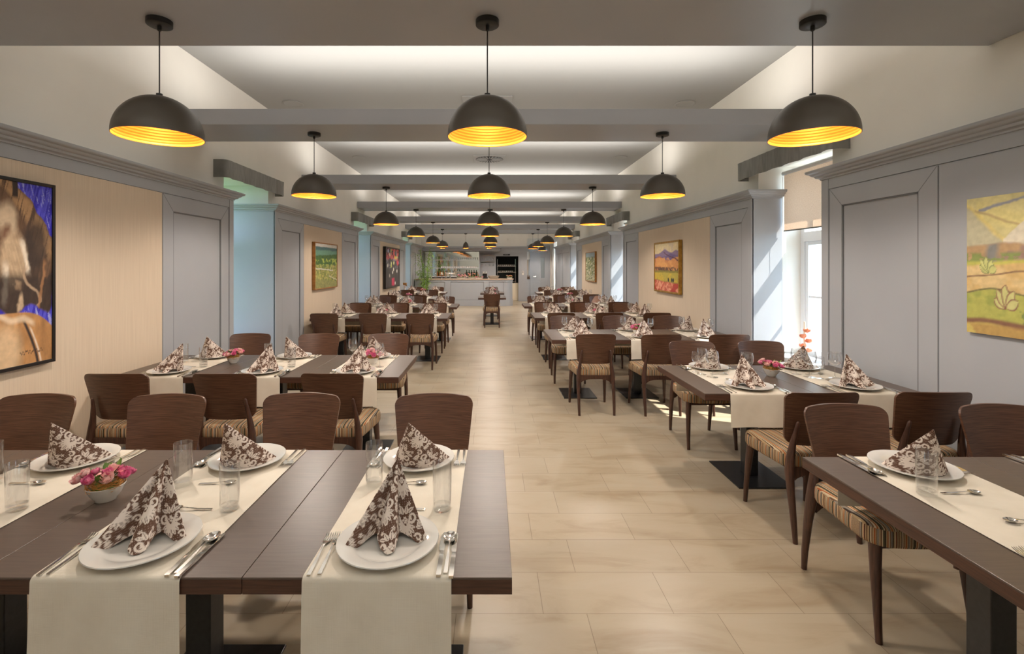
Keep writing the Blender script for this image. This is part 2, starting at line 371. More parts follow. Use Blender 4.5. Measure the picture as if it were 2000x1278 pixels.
wainscot(-1, -3, -1.6, [(-3,-1.6,'plain')], 1, False, True)
wainscot(-1, -0.5, 5.68, [(-0.4,4.46,'fabric'),(4.46,5.58,'panel')], 2)
wainscot(-1, 6.77, 11.05, [(6.86,7.83,'panel'),(7.83,9.83,'fabric'),(9.83,10.96,'panel')], 3)
wainscot(-1, 12.17, 17.1, [(12.26,13.2,'panel'),(13.2,16.05,'fabric'),(16.05,17.01,'panel')], 4)
wainscot(-1, 18.2, BW, [(18.3,19.6,'panel'),(19.6,21.6,'panel')], 5, True, False)
wainscot(1, -3, -1.7, [(-3,-1.7,'plain')], 6, False, True)
wainscot(1, -0.6, 4.35, [(-0.5,3.22,'plain'),(3.22,4.26,'panel')], 7)
wainscot(1, 5.51, 10.9, [(5.6,6.58,'panel'),(6.58,9.78,'fabric'),(9.78,10.81,'panel')], 8)
wainscot(1, 12.04, 16.88, [(12.13,13.02,'panel'),(13.02,15.85,'fabric'),(15.85,16.79,'panel')], 9)
wainscot(1, 18.15, 22.4, [(18.25,20.3,'panel'),(20.3,22.3,'panel')], 10)

# ceiling beams
bl = ['behind the camera','nearest the camera, top of the picture','second from the camera','third from the camera','fourth from the camera','fifth from the camera','sixth from the camera','farthest, in front of the bar']
for i, (a, b) in enumerate(BEAMS):
    xr = UR-0.004 if i < 7 else UR-0.004
    o = MB().m('beam').box(-UL+0.004, xr, a, b, 2.95, 3.10).build('trim_beam', None, False, 0.003); o['kind'] = 'structure'

# windows, sills, blinds, valances
wi = 0
for s in (-1, 1):
    U = UL if s < 0 else UR; Fc = FL if s < 0 else FR; WIN = WINS[s]
    for k, (a, b) in enumerate(NICHE[s]):
        wi += 1; X = lambda n: s*n
        mb = MB().m('white'); z0, z1 = 0.56, 2.72; n0, n1 = WIN, WIN+0.07
        mb.box(X(n0),X(n1),a-0.02,a+0.05,z0,z1).box(X(n0),X(n1),b-0.05,b+0.02,z0,z1).box(X(n0),X(n1),a+0.05,b-0.05,z0,z0+0.06).box(X(n0),X(n1),a+0.05,b-0.05,z1-0.06,z1)
        mb.box(X(n0-0.01),X(n1),a+0.05,b-0.05,1.87,1.98)
        c = (a+b)/2; mb.box(X(n0-0.005),X(n1),c-0.04,c+0.04,z0+0.06,1.87).box(X(n0),X(n1),c-0.03,c+0.03,1.98,z1-0.06)
        for (p,q) in ((a+0.05,c-0.04),(c+0.04,b-0.05)):
            mb.box(X(n0+0.01),X(n1-0.01),p,p+0.05,z0+0.06,1.87).box(X(n0+0.01),X(n1-0.01),q-0.05,q,z0+0.06,1.87)
            mb.box(X(n0+0.01),X(n1-0.01),p+0.05,q-0.05,z0+0.06,z0+0.11).box(X(n0+0.01),X(n1-0.01),p+0.05,q-0.05,1.83,1.87)
            mb.box(X(n0+0.02),X(n1-0.02),p+0.05,q-0.05,1.24,1.265)
        wn = struct(mb, 'window_%d' % wi, bevel=0.003)
        MB().m('pane').box(X(n0+0.033),X(n0+0.037),a+0.05,b-0.05,z0+0.06,z1-0.06).build('pane', wn, False)
        hb = MB().m('steel').box(X(n0-0.02),X(n0-0.005),c-0.012,c+0.012,1.18,1.26).box(X(n0-0.045),X(n0-0.03),c-0.01,c+0.01,1.10,1.23).box(X(n0-0.03),X(n0-0.02),c-0.01,c+0.01,1.20,1.23)
        hb.build('handle', wn, True, 0.002)
        sb = MB().m('white').box(X(Fc+0.22 if s > 0 else WIN-0.3),X(WIN),a+0.001,b-0.001,0.561,0.60).build('window_sill', wn, False, 0.004)
        # parapet casing below the sill
        MB().m('grey').box(X(WIN-0.035),X(WIN-0.021),a-0.001,b+0.001,0,0.56).build('parapet_casing', wn, False)
        if k == 0: continue
        ordn = ['','nearest','second','third','farthest'][k]; side = 'left' if s < 0 else 'right'
        if s > 0 and k < 4:
            e = empty('roller_blind', (X(Fc+0.345), c, 1.985))
            bb = MB().m('blind').box(-0.0008,0.0008,-(b-a)/2+0.03,(b-a)/2-0.03,0.012,0.64); bb.build('blind_fabric', e, False)
            MB().m('valance').box(-0.006,0.006,-(b-a)/2+0.025,(b-a)/2-0.025,0,0.014).build('bottom_rail', e, False, 0.002)
            MB().m('white').tube([(0,-(b-a)/2+0.01,0.66),(0,(b-a)/2-0.01,0.66)],0.022,12).build('roller', e)
            if k == 1:
                ch = MB().m('whiteplastic').tube([(-0.03, (b-a)/2-0.05, 0.62-0.04*j) for j in range(0,28)] ,0.002,6).build('pull_chain', e)
            tag(e, 'beige roller blind half drawn in the %s window of the right wall' % ordn, 'blind', 'roller blinds of the right wall windows')
        if k < 4:
            # pleated box valance with rounded front corners
            mbv = MB().m('valance'); p = 0.15; hw = (b-a)/2+0.235; r = 0.06
            path = [(0,-hw)] + [(p-r+r*math.sin(t), -hw+r-r*math.cos(t)) for t in (0,PI/8,PI/4,3*PI/8,PI/2)]
            nn = 28; path += [(p+0.004*math.sin(j*2.3), -hw+r+(2*hw-2*r)*j/nn) for j in range(1,nn)]
            path += [(p-r+r*math.cos(t), hw-r+r*math.sin(t)) for t in (0,PI/8,PI/4,3*PI/8,PI/2)] + [(0,hw)]
            m_ = len(path)-1
            def vf(u, v, sd):
                q = path[min(m_, round(u*m_))]; o_ = -0.006 if sd else 0
                sx_ = q[0]+(o_ if 0 < round(u*m_) < m_ else 0); f_ = 0.012*v*math.sin(q[1]*23)*(1 if 0.1<u<0.9 else 0)
                return (-s*(sx_+f_), q[1]*(1-0.006*sd), 0.20*(1-v)-0.0)
            mbv.slab(vf, m_, 5)
            v_ = mbv.build('window_valance', None, True, loc=(X(U-0.001), c, 2.60), angle=60)
            tag(v_, 'grey pleated fabric valance over the %s window recess of the %s wall' % (ordn, side), 'valance', 'window valances')
# outside ground, unseen: green and pale planes added for the bounce light
struct(MB().m('bounce_green').box(-30,-3.9,-12,34,-0.5,-0.4), 'ground_green_bounce', smooth=False)
struct(MB().m('bounce_pale').box(3.9,30,-12,34,-0.5,-0.4), 'ground_pale_bounce', smooth=False)

# passage door at the far right, with glazed panels
def passage_door():
    X = lambda px, d=Y1: (px-959)/944*d
    mb = MB().m('grey'); y0, y1 = Y1-0.06, Y1
    a, b = 1.66, 2.98
    mb.box(a, b, y0, y1, 2.30, 2.62).box(a, a+0.06, y0, y1, 0, 2.30).box(b-0.08, b, y0, y1, 0, 2.30)
    l0, l1 = 2.06, 2.88
    mb.box(1.96, l0, y0, y1, 0, 2.30)
    # leaf with tall glass slot
    g0, g1, gz0, gz1 = 2.50, 2.70, 0.98, 2.0
    mb.box(l0, g0, y0+0.02, y1-0.01, 0, 2.28).box(g1, l1+0.02, y0+0.02, y1-0.01, 0, 2.28).box(g0, g1, y0+0.02, y1-0.01, 0, gz0).box(g0, g1, y0+0.02, y1-0.01, gz1, 2.28)
    mb.box(2.12,2.46,y0+0.01,y0+0.02,0.15,0.8).box(2.5,2.82,y0+0.01,y0+0.02,0.15,0.8)
    mb.box(1.72, 1.96, y0+0.02, y1, 0, 0.9)
    o = struct(mb, 'door_1', bevel=0.004)
    MB().m('pane').box(g0,g1,y0+0.035,y0+0.04,gz0,gz1).build('pane', o, False)
    MB().m('mirror').box(1.72,1.96,y0+0.03,y0+0.035,0.92,1.9).build('side_pane', o, False)
    MB().m('white').box(g0+0.0,g1,y1-0.02,y1-0.012,gz0,gz1).build('glass_backing', o, False)
    MB().m('steel').tube([(l0+0.07,y0-0.05,1.05),(l0+0.18,y0-0.05,1.05)],0.009,8).tube([(l0+0.07,y0+0.02,1.05),(l0+0.07,y0-0.055,1.05)],0.009,8).build('handle', o)
passage_door()

# ceiling fittings
def speaker(x, y, lab):
    o = MB().m('ceiling').lathe([(0.13,0.0),(0.135,-0.006),(0.12,-0.012),(0.11,-0.008),(0.02,-0.010),(0.0001,-0.010)],(0,0,0),32).build('ceiling_speaker', None, loc=(x,y,CZ))
    tag(o, lab, 'speaker', 'round ceiling speakers')
for j,(y,od) in enumerate(((6.55,'first'),(9.8,'second'),(13.2,'third'))):
    speaker(-2.68, y, 'round white ceiling speaker at left of the %s ceiling bay' % od)
    speaker(2.63, y, 'round white ceiling speaker at right of the %s ceiling bay' % od)
def vent(x, y, lab):
    e = empty('ceiling_vent', (x,y,CZ))
    MB().m('ceiling').box(-0.33,0.33,-0.33,0.33,-0.012,0).build('frame', e, False, 0.003)
    MB().m('ventshade').lathe([(0.28,-0.0125),(0.28,-0.016),(0.0001,-0.016)],(0,0,0),40).build('vent_shade_disc', e)  # near-black disc gives the shade inside the vent by colour
    mb = MB().m('ceiling')
    for k in range(24):
        t = 2*PI*k/24; c_, s_ = math.cos(t), math.sin(t)
        pts = [(0.06,-0.006),(0.275,-0.016),(0.275,0.016),(0.06,0.003)]
        v = [(r*c_-o_*s_, r*s_+o_*c_, -0.018) for r,o_ in pts] + [(r*c_-o_*s_, r*s_+o_*c_, -0.024) for r,o_ in pts]
        mb.add(v, [(0,1,2,3),(7,6,5,4),(0,4,5,1),(1,5,6,2),(2,6,7,3),(3,7,4,0)])
    mb.build('swirl_blades', e, False)
    tag(e, lab, 'vent', 'swirl ceiling vents')
vent(-0.05, 6.58, 'square white swirl vent behind the centre lamp nearest the camera')
vent(-0.03, 9.95, 'square swirl ceiling vent between third and fourth beams')
vent(-0.02, 13.3, 'square swirl ceiling vent between fourth and fifth beams')
o = MB().m('whiteplastic').lathe([(0.055,0),(0.055,-0.02),(0.04,-0.045),(0.0001,-0.05)],(0,0,0),20).build('smoke_detector', None, loc=(0.85,13.9,CZ)); tag(o,'white round smoke detector on the ceiling before the fifth beam','smoke detector')

# ------------------------------------------------------------------ pendant lamps
def make_lamp(name='pendant_lamp', R=0.218, bell=False, energy=1.25):
    e = empty(name)           # origin at the canopy, under the beam (z=0)
    drop = 0.42 if not bell else 0.36; H = R*1.0 if not bell else R*2.05
    MB().m('black').lathe([(0.064,0),(0.064,-0.028),(0.058,-0.032),(0.0001,-0.032)],(0,0,0),28).lathe([(0.011,-0.03),(0.011,-0.055),(0.006,-0.06),(0.0001,-0.06)],(0,0,0),12).build('ceiling_canopy', e)
    MB().m('black').tube([(0,0,-0.05),(0,0,-drop+0.005)],0.0035,8).lathe([(0.0001,-drop+0.016),(0.016,-drop+0.016),(0.016,-drop-0.004),(0.0001,-drop-0.004)],(0,0,0),16).build('cord', e)
    n = 20; out = []; inn = []
    for k in range(n+1):
        t = (PI/2)*k/n; out.append((max(0.0001,R*math.sin(t)), -drop-H*(1-math.cos(t))))
    sh = MB().m('lampout').lathe(out + [(R*1.0,-drop-H-0.006),(R*0.985,-drop-H-0.006)],(0,0,0),56,caps=False).build('shade', e, angle=60)
    Ri = R*0.975; nn = 200; prof = [(R*0.985,-drop-H-0.006)]
    for k in range(nn+1):
        t = (PI/2)*(1-k/nn); rr = Ri*(0.988+0.011*math.sin(k/nn*PI*2*20))
        prof.append((max(0.0001,rr*math.sin(t)), -drop-H*0.99+ (H*0.97)*(rr/Ri)*math.cos(t)))
    li = MB().m('lampin').lathe(prof,(0,0,0),56,caps=False).build('gold_lining', sh, angle=80); li['label'] = 'ribbed golden inside of the shade'
    zb = -drop-H*0.62
    MB().m('black').lathe([(0.0001,-drop-0.01),(0.02,-drop-0.01),(0.02,-drop-H*0.30),(0.0001,-drop-H*0.30)],(0,0,0),14).build('lamp_holder', e)
    MB().m('bulb').lathe([(0.0001,-0.03),(0.02,-0.022),(0.028,0),(0.02,0.025),(0.012,0.045),(0.0001,0.045)],(0,0,-drop-H*0.45),16).build('bulb', e)
    ld = bpy.data.lights.new('lamp_light','POINT'); ld.energy = energy; ld.color = (1.0,0.80,0.56); ld.shadow_soft_size = 0.022
    lo = bpy.data.objects.new('lamp_light', ld); COL.objects.link(lo); lo.parent = e; lo.location = (0,0,-drop-H*0.66)
    sd_ = bpy.data.lights.new('added_down_spot','SPOT'); sd_.energy = energy*16; sd_.color = (1.0,0.92,0.83); sd_.shadow_soft_size = 0.06; sd_.spot_size = math.radians(168); sd_.spot_blend = 0.5  # wide downward spot added in each shade to brighten floor and walls
    so = bpy.data.objects.new('added_down_spot', sd_); COL.objects.link(so); so.parent = e; so.location = (0,0,-drop-H*0.9)
    return e
lamp = make_lamp()
LY = [2.66, 4.92, 8.30, 11.6, 15.0, 17.9]
cn = ['left','centre','right']; rn = ['first','second','third','fourth','fifth','sixth']
for j, y in enumerate(LY):
    for i, x in enumerate((-1.825 if j == 0 else -1.80, -0.02, 1.77 if j == 0 else 1.745)):
        inst(lamp, (x, y, 2.95), random.random()*6, 'dark dome pendant lamp with golden inside, %s column, %s beam from camera' % (cn[i], rn[j]), 'lamp', 'dome pendant lamps')
inst(lamp, (1.76, 20.3, 2.95), 0, 'dark dome pendant lamp on the farthest beam, right of the bar', 'lamp', 'dome pendant lamps')
inst(lamp, (2.45, 22.9, 2.95), 0, 'pale dome pendant lamp in the passage beside the far door', 'lamp', 'dome pendant lamps')
struct(MB().m('beam').box(1.63, UR-0.004, 22.7, 23.1, 2.95, 3.1), 'trim_passage_beam', smooth=False)
bell = make_lamp('bell_pendant_lamp', 0.125, True, 0.6)
for x, lab in ((-2.04,'left'),(-1.06,'middle'),(-0.08,'right')):
    inst(bell, (x, 20.3, 2.95), 0, 'small bell-shaped pendant lamp over the bar, %s of the three' % lab, 'lamp', 'bell lamps over the bar')

# ------------------------------------------------------------------ chair
def rrect(hw_f, hw_b, yf, yb, r, n=6, bow=0.0):
    pts = []
    cs = [(hw_f-r, yf-r, 0), (-(hw_f-r), yf-r, PI/2), (-(hw_b-r), yb+r, PI), (hw_b-r, yb+r, 1.5*PI)]
    for cx, cy, a0 in cs:
        for k in range(n+1):
            t = a0+PI/2*k/n; pts.append([cx+r*math.cos(t), cy+r*math.sin(t)])
    # denser front edge for bow
    out = []
    m = len(pts)
    for i in range(m):
        p, q = pts[i], pts[(i+1)%m]; out.append(p)
        d = math.hypot(q[0]-p[0], q[1]-p[1])
        if d > 0.1:
            for k in range(1,6): out.append([p[0]+(q[0]-p[0])*k/6, p[1]+(q[1]-p[1])*k/6])
    for p in out:
        if p[1] > 0: p[1] += bow*(1-(p[0]/hw_f)**2)
    return out
def make_chair():
    e = empty('dining_chair')
    o0 = rrect(0.232, 0.205, 0.235, -0.215, 0.075, 6, 0.022)
    def ring(s_, z): return [(x*s_, (y-0.01)*s_+0.01, z) for x, y in o0]
    mb = MB().m('stripe')
    side = [ring(0.93,0.403), ring(0.975,0.407), ring(1.0,0.421), ring(1.004,0.448), ring(0.997,0.472), ring(0.985,0.479)]
    topr = [ring(0.985,0.478), ring(0.978,0.486), ring(0.94,0.494), ring(0.80,0.501), ring(0.5,0.505), ring(0.12,0.506)]
    no = len(o0); arc = [0.0]
    for i in range(no-1): arc.append(arc[-1]+math.hypot(o0[i+1][0]-o0[i][0], o0[i+1][1]-o0[i][1]))
    mb.rings(side, True, False); mb.rings(topr, False, True)
    cc = np.zeros((len(mb.v),3)); cc[:,0] = [arc[i % no]+1.0 for i in range(len(side)*no)]+[p[0]+1.02 for p in mb.v[len(side)*no:]]; mb.col = cc
    mb.build('seat', e, angle=50)
    # plywood back
    def bf(u, v, sd):
        z = 0.535+0.335*v; dz_t = (1-v)*0.335; dz_b = v*0.335
        hw = 0.186+0.036*v
        rt, rb = 0.045, 0.06
        if dz_t < rt: hw -= rt-math.sqrt(max(0,rt*rt-(rt-dz_t)**2))
        if dz_b < rb: hw -= rb-math.sqrt(max(0,rb*rb-(rb-dz_b)**2))
        x = (2*u-1)*hw; q = x/0.22
        z2 = z - 0.010*q*q*v
        y = -0.195-0.085*v+0.05*q*q
        return (x, y+(0.0065 if sd else -0.0065), z2)
    vs = [0,0.01,0.03,0.06,0.10,0.15]+[0.15+0.72*k/8 for k in range(1,9)]+[0.90,0.935,0.965,0.985,0.996,1.0]
    nv = len(vs)-1
    mb = MB().m('wood'); mb.slab(lambda u,v,sd: bf(u, vs[round(v*nv)], sd), 18, nv)
    mb.build('backrest', e, angle=50)
    for sx in (-1,1):
        mb = MB().m('leg')
        pts = [(0.186,-0.272,0),(0.188,-0.262,0.10),(0.189,-0.235,0.28),(0.186,-0.215,0.40),(0.178,-0.213,0.47),(0.166,-0.218,0.56),(0.155,-0.232,0.64),(0.151,-0.242,0.685),(0.151,-0.244,0.693)]
        rad = [(0.013,0.014),(0.0155,0.018),(0.019,0.026),(0.022,0.034),(0.021,0.031),(0.016,0.020),(0.012,0.012),(0.010,0.009),(0.005,0.004)]
        mb.tube([(sx*p[0],p[1],p[2]) for p in pts], rad, 12); mb.build('leg', e, angle=60)
        mb = MB().m('leg')
        pts = [(0.205,0.232,0),(0.203,0.222,0.12),(0.196,0.203,0.30),(0.188,0.19,0.415)]
        mb.tube([(sx*p[0],p[1],p[2]) for p in pts], [(0.013,0.013),(0.016,0.016),(0.021,0.023),(0.024,0.030)], 12); mb.build('leg', e, angle=60)
    mb = MB().m('leg')
    # frame under the seat, with arched rear rail
    mb.box(-0.17,0.17,0.165,0.188,0.375,0.412)
    for sx in (-1,1):
        mb.add([(sx*0.125,-0.2,0.375),(sx*0.15,-0.2,0.375),(sx*0.15,0.185,0.375),(sx*0.125,0.185,0.375),(sx*0.125,-0.2,0.412),(sx*0.15,-0.2,0.412),(sx*0.15,0.185,0.412),(sx*0.125,0.185,0.412)],
               [(0,1,2,3),(4,7,6,5),(0,4,5,1),(1,5,6,2),(2,6,7,3),(3,7,4,0)] if sx < 0 else [(3,2,1,0),(5,6,7,4),(1,5,4,0),(2,6,5,1),(3,7,6,2),(0,4,7,3)])
    mb.slab(lambda u,v,sd: ((2*u-1)*0.17, -0.222+(0.022 if sd else 0), 0.417-(1-v)*(0.042+0.045*(2*u-1)**4)), 12, 1)
    mb.build('seat_frame', e, angle=40)
    return e
chair = make_chair()

# ------------------------------------------------------------------ table, runner
TZ = 0.741; TW = 0.745; TD = 0.92
def make_table():
    e = empty('dining_table'); h = TW/2-0.001
    mb = MB().m('table').box(-h,h,-TD/2,TD/2,TZ-0.006,TZ); mb.m('tedge').box(-h,h,-TD/2,TD/2,TZ-0.047,TZ-0.0061)
    t = mb.build('table_top', e, False, 0.0012)
    MB().m('steel_black').box(-0.045,0.045,-0.045,0.045,0.010,TZ-0.055).build('column', e, False, 0.004)
    MB().m('steel_black').box(-0.2,0.2,-0.24,0.24,0,0.010).build('base_plate', e, False, 0.003)
    MB().m('steel_black').box(-0.17,0.17,-0.04,0.04,TZ-0.055,TZ-0.047).box(-0.04,0.04,-0.2,0.2,TZ-0.055,TZ-0.047).build('mounting_plate', e, False)
    return e
table = make_table()
def make_runner():
    hw = 0.205; drop = 0.225; r = 0.012; path = []
    hy = TD/2+0.002; top = 0.0012
    nd = 10
    for k in range(nd+1): path.append((-hy-0.004-0.006*math.sin(k*0.9)*0, -drop+ (drop-r)*k/nd))
    for k in range(1,5): t = PI/2*k/4; path.append((-hy-0.004+r*(1-math.cos(t)), -r+r*math.sin(t)+top*k/4))
    nt_ = 26
    for k in range(1,nt_): path.append((-hy-0.004+r+(2*hy+0.008-2*r)*k/nt_, top))
    for k in range(0,5): t = PI/2*(1-k/4); path.append((hy+0.004-r*(1-math.cos(t)) , -r+r*math.sin(t)+top*(1-k/4)))
    for k in range(nd-1,-1,-1): path.append((hy+0.004, -drop+(drop-r)*k/nd))
    m_ = len(path)-1
    def f(u, v, sd):
        y, z = path[round(v*m_)]; x = (2*u-1)*hw
        dr = max(0.0,-z-0.02); sg = -1 if y < 0 else 1
        y2 = y + sg*(0.006*math.sin(x*22+ (1.3 if y > 0 else 0))*dr/0.2*0.9 + 0.004*dr/0.2 + 0.0015*math.exp(-((-z-0.05)/0.006)**2))
        if z > 0: z2 = z + 0.0004*math.sin(y*13)+0.0003*math.sin(x*30)
        else: z2 = z
        # little waist where the cloth bends
        x2 = x*(1-0.012*math.exp(-((abs(y)-0.1)/0.25)**2))
        th = 0.0011
        if sd: 
            if z > 0: z2 += th
            else: y2 += sg*th
        return (x2, y2, z2)
    mb = MB().m('cloth'); mb.slab(f, 16, m_)
    return mb.build('table_runner', None, angle=60)
runner = make_runner()

# ------------------------------------------------------------------ place setting
def make_plate():
    prof = [(0.0001,0.003),(0.062,0.003),(0.070,0.0005),(0.082,0.0005),(0.090,0.004),(0.110,0.012),(0.150,0.0215),(0.1535,0.0235),(0.1525,0.0265),(0.148,0.0265),(0.110,0.0175),(0.100,0.012),(0.092,0.008),(0.080,0.0065),(0.0001,0.006)]
    return MB().m('china').lathe(prof, (0,0,0), 64).build('dinner_plate', None, angle=60)
plate = make_plate()

def damask(U, V):
    """mask 0..1 of the cream print at cloth coordinates in metres (vectorised)"""
    out = np.zeros_like(U); TWd, TH = 0.080, 0.102; U = U*0.95; V = V*0.95
    dots = ((np.abs(((U/0.0062)%1)-0.5)**2+np.abs(((V/0.0062)%1)-0.5)**2) < 0.030)
    def leaf(x, y, cx, cy, ang, Ln, Wd, vein=True):
        c, s = math.cos(ang), math.sin(ang); t = (x-cx)*c+(y-cy)*s; w = -(x-cx)*s+(y-cy)*c
        tt = np.clip(t/Ln, 0, 1); ok = (t > 0) & (t < Ln) & (np.abs(w) < Wd*np.sin(PI*tt**0.75)**0.8)
        if vein: ok &= ~((np.abs(w) < 0.0007) & (t > Ln*0.1) & (t < Ln*0.85))
        return ok
    def stroke(x, y, pts, w0, w1):
        ok = np.zeros(x.shape, bool); n = len(pts)
        for i, (px, py) in enumerate(pts):
            w_ = w0+(w1-w0)*i/n; ok |= ((x-px)**2+(y-py)**2) < w_*w_
        return ok
    def spiral(cx, cy, r0, r1, a0, a1, n=40):
        return [(cx+(r0+(r1-r0)*k/n)*math.cos(a0+(a1-a0)*k/n), cy+(r0+(r1-r0)*k/n)*math.sin(a0+(a1-a0)*k/n)) for k in range(n)]
    col = np.floor(U/TWd); VV = V + (col % 2)*TH/2
    x0 = (U/TWd-col-0.5)*TWd; y0 = ((VV/TH) % 1-0.5)*TH
    for dx in (-TWd, 0, TWd):
        for dy in (-TH, 0, TH):
            yy = y0-dy-(TH/2 if dx else 0)*(1 if dx > 0 else -1); x = x0-dx; y = yy; ax = np.abs(x)
            near = (ax < 0.062) & (np.abs(y) < 0.07)
            if not near.any(): continue
            mk = np.zeros(U.shape, bool); X_, Y_ = ax, y
            for k, (a, Ln, Wd) in enumerate(((90,0.036,0.0068),(66,0.033,0.0062),(42,0.031,0.0062),(16,0.027,0.0058),(-12,0.020,0.005))):
                mk |= leaf(X_, Y_, 0.002, -0.002, math.radians(a), Ln, Wd)
            mk |= stroke(X_, Y_, spiral(0.020,-0.020,0.013,0.004,2.4,-4.6), 0.0034, 0.0022)
            mk |= stroke(X_, Y_, spiral(0.033,0.030,0.010,0.003,-2.6,3.4), 0.0030, 0.0018)
            mk |= stroke(X_, Y_, [(0.008+0.0006*k, -0.008-0.0009*k) for k in range(16)], 0.0025, 0.003)
            mk |= leaf(X_, Y_, 0.010, -0.034, math.radians(-30), 0.022, 0.005) | leaf(X_, Y_, 0.004, -0.030, math.radians(-75), 0.024, 0.006)
            mk |= leaf(X_, Y_, 0.030, 0.004, math.radians(20), 0.018, 0.004)
            for fx, fy, fr in ((0.0,-0.016,0.0072),(0.040,0.050,0.0065),(0.016,0.047,0.005),(0.040,-0.008,0.0055)):
                r = np.hypot(X_-fx, Y_-fy); th = np.arctan2(Y_-fy, X_-fx)
                mk |= (r < fr*(1+0.25*np.cos(5*th))) & ~((r > fr*0.30) & (r < fr*0.46))
            out = np.maximum(out, (mk & near).astype(float))
    return np.maximum(out, dots*0.35)

def make_napkin(seed):
    rnd = random.Random(seed)
    # outline of the standing cone at the plate, seen from above; diner sits at -y
    base = [(-0.114,-0.045),(-0.085,0.020),(-0.045,0.058),(0.0,0.072),(0.045,0.058),(0.085,0.018),(0.108,-0.022),(0.078,-0.018),(0.042,0.010),
            (0.030,0.018),(0.031,-0.015),(0.023,-0.055),(0.008,-0.070),(-0.012,-0.050),(-0.025,-0.008),(-0.029,0.015),(-0.042,0.008),(-0.080,-0.030)]
    j = lambda a: a+rnd.uniform(-0.004,0.004)
    base = [(j(x), j(y)) for x, y in base]; nb = len(base)
    NP = 252; NR = 110
    P0 = np.array(base); pts = []
    for i in range(NP):
        t = i/NP*nb; k = int(t); f = t-k
        p0,p1,p2,p3 = P0[(k-1)%nb],P0[k%nb],P0[(k+1)%nb],P0[(k+2)%nb]; tt = 0.55
        m1 = (p2-p0)*tt*0.7; m2 = (p3-p1)*tt*0.7
        pts.append((2*f**3-3*f**2+1)*p1+(f**3-2*f**2+f)*m1+(-2*f**3+3*f**2)*p2+(f**3-f**2)*m2)
    pts = np.array(pts); apex = np.array([0.002+rnd.uniform(-.012,.012), 0.108, 0.192+rnd.uniform(-.006,.006)])
    B = np.column_stack([pts, np.zeros(NP)])
    # bottom edge rises between the tips
    d = np.hypot(pts[:,0], pts[:,1]-0.0)
    fr = pts[:,1] < 0.03
    B[:,2] = np.where(fr, np.clip((0.075-d)*0.38,0,0.03), np.clip((0.085-d)*0.25,0,0.01))
    # cloth coordinates: develop the cone
    ln = np.linalg.norm(B-apex, axis=1); seg = np.linalg.norm(np.roll(B,-1,axis=0)-B, axis=1)
    l2 = np.roll(ln,-1); dphi = np.arccos(np.clip((ln**2+l2**2-seg**2)/(2*ln*l2),-1,1)); phi = np.concatenate([[0],np.cumsum(dphi)[:-1]])
    ts = (np.arange(NR+1)/NR)**0.9
    ts[0] = 0.02
    V = []; UV = []
    for t in ts:
        w = B*t+apex*(1-t)
        # near the apex the folds gather: squeeze front folds gently
        V.append(w); UV.append(np.column_stack([ln*t*np.cos(phi), ln*t*np.sin(phi)]))
    V = np.concatenate(V); UV = np.concatenate(UV)
    k = damask(UV[:,0]+0.3+rnd.random()*0.1, UV[:,1]+0.4)
    br = np.array(srgb(104,76,62)[:3]); cr = np.array(srgb(228,214,202)[:3])
    mb = MB().m('napkin'); mb.v = [tuple(p) for p in V]
    for r in range(NR):
        for i in range(NP):
            i2 = (i+1)%NP; mb.f.append((r*NP+i, (r+1)*NP+i, (r+1)*NP+i2, r*NP+i2))
    mb.f.append(tuple(range(NP))); mb.mi = [0]*len(mb.f)
    mb.col = br*(1-k[:,None])+cr*k[:,None]
    o = mb.build('folded_napkin', None, angle=75)
    return o
napkins = [make_napkin(k) for k in range(3)]

def blade(mb, sec):      # sec: list of (y, xl, xr, ztop, thickness)
    rs = [[(xl,y,z-t),(xr,y,z-t),(xr,y,z),(xl,y,z)] for y,xl,xr,z,t in sec]; mb.rings(rs); return mb
def make_fork():
    mb = MB().m('steel'); Ln = 0.205
    blade(mb, [(-0.100,-0.0050,0.0050,0.004,0.003),(-0.097,-0.0056,0.0056,0.0045,0.003),(-0.03,-0.0045,0.0045,0.006,0.0025),(0.0,-0.0028,0.0028,0.0085,0.0025),(0.03,-0.0022,0.0022,0.011,0.0022),(0.045,-0.004,0.004,0.010,0.0018),(0.055,-0.0105,0.0105,0.007,0.0015),(0.062,-0.0120,0.0120,0.005,0.0014),(0.068,-0.0120,0.0120,0.004,0.0014)])
    for k in range(4):
        x = -0.0100+k*0.00667
        blade(mb, [(0.068,x-0.0020,x+0.0020,0.004,0.0014),(0.085,x-0.0014,x+0.0014,0.004,0.0013),(0.098,x-0.0012,x+0.0012,0.008,0.001),(0.104,x-0.0005,x+0.0005,0.0105,0.0008)])
    return mb.build('dinner_fork', None, angle=30)
def make_knife():
    mb = MB().m('steel')
    blade(mb, [(-0.115,-0.0060,0.0060,0.0085,0.007),(-0.112,-0.0070,0.0070,0.0090,0.0075),(-0.03,-0.0065,0.0065,0.0090,0.0075),(-0.005,-0.0055,0.0055,0.0080,0.006),(0.0,-0.0045,0.0045,0.0065,0.003),(0.004,-0.008,0.006,0.006,0.0020),(0.02,-0.0105,0.006,0.0055,0.0016),(0.07,-0.0105,0.006,0.0050,0.0014),(0.09,-0.0085,0.006,0.0048,0.0012),(0.105,-0.003,0.0045,0.0046,0.001)])
    return mb.build('dinner_knife', None, angle=30)
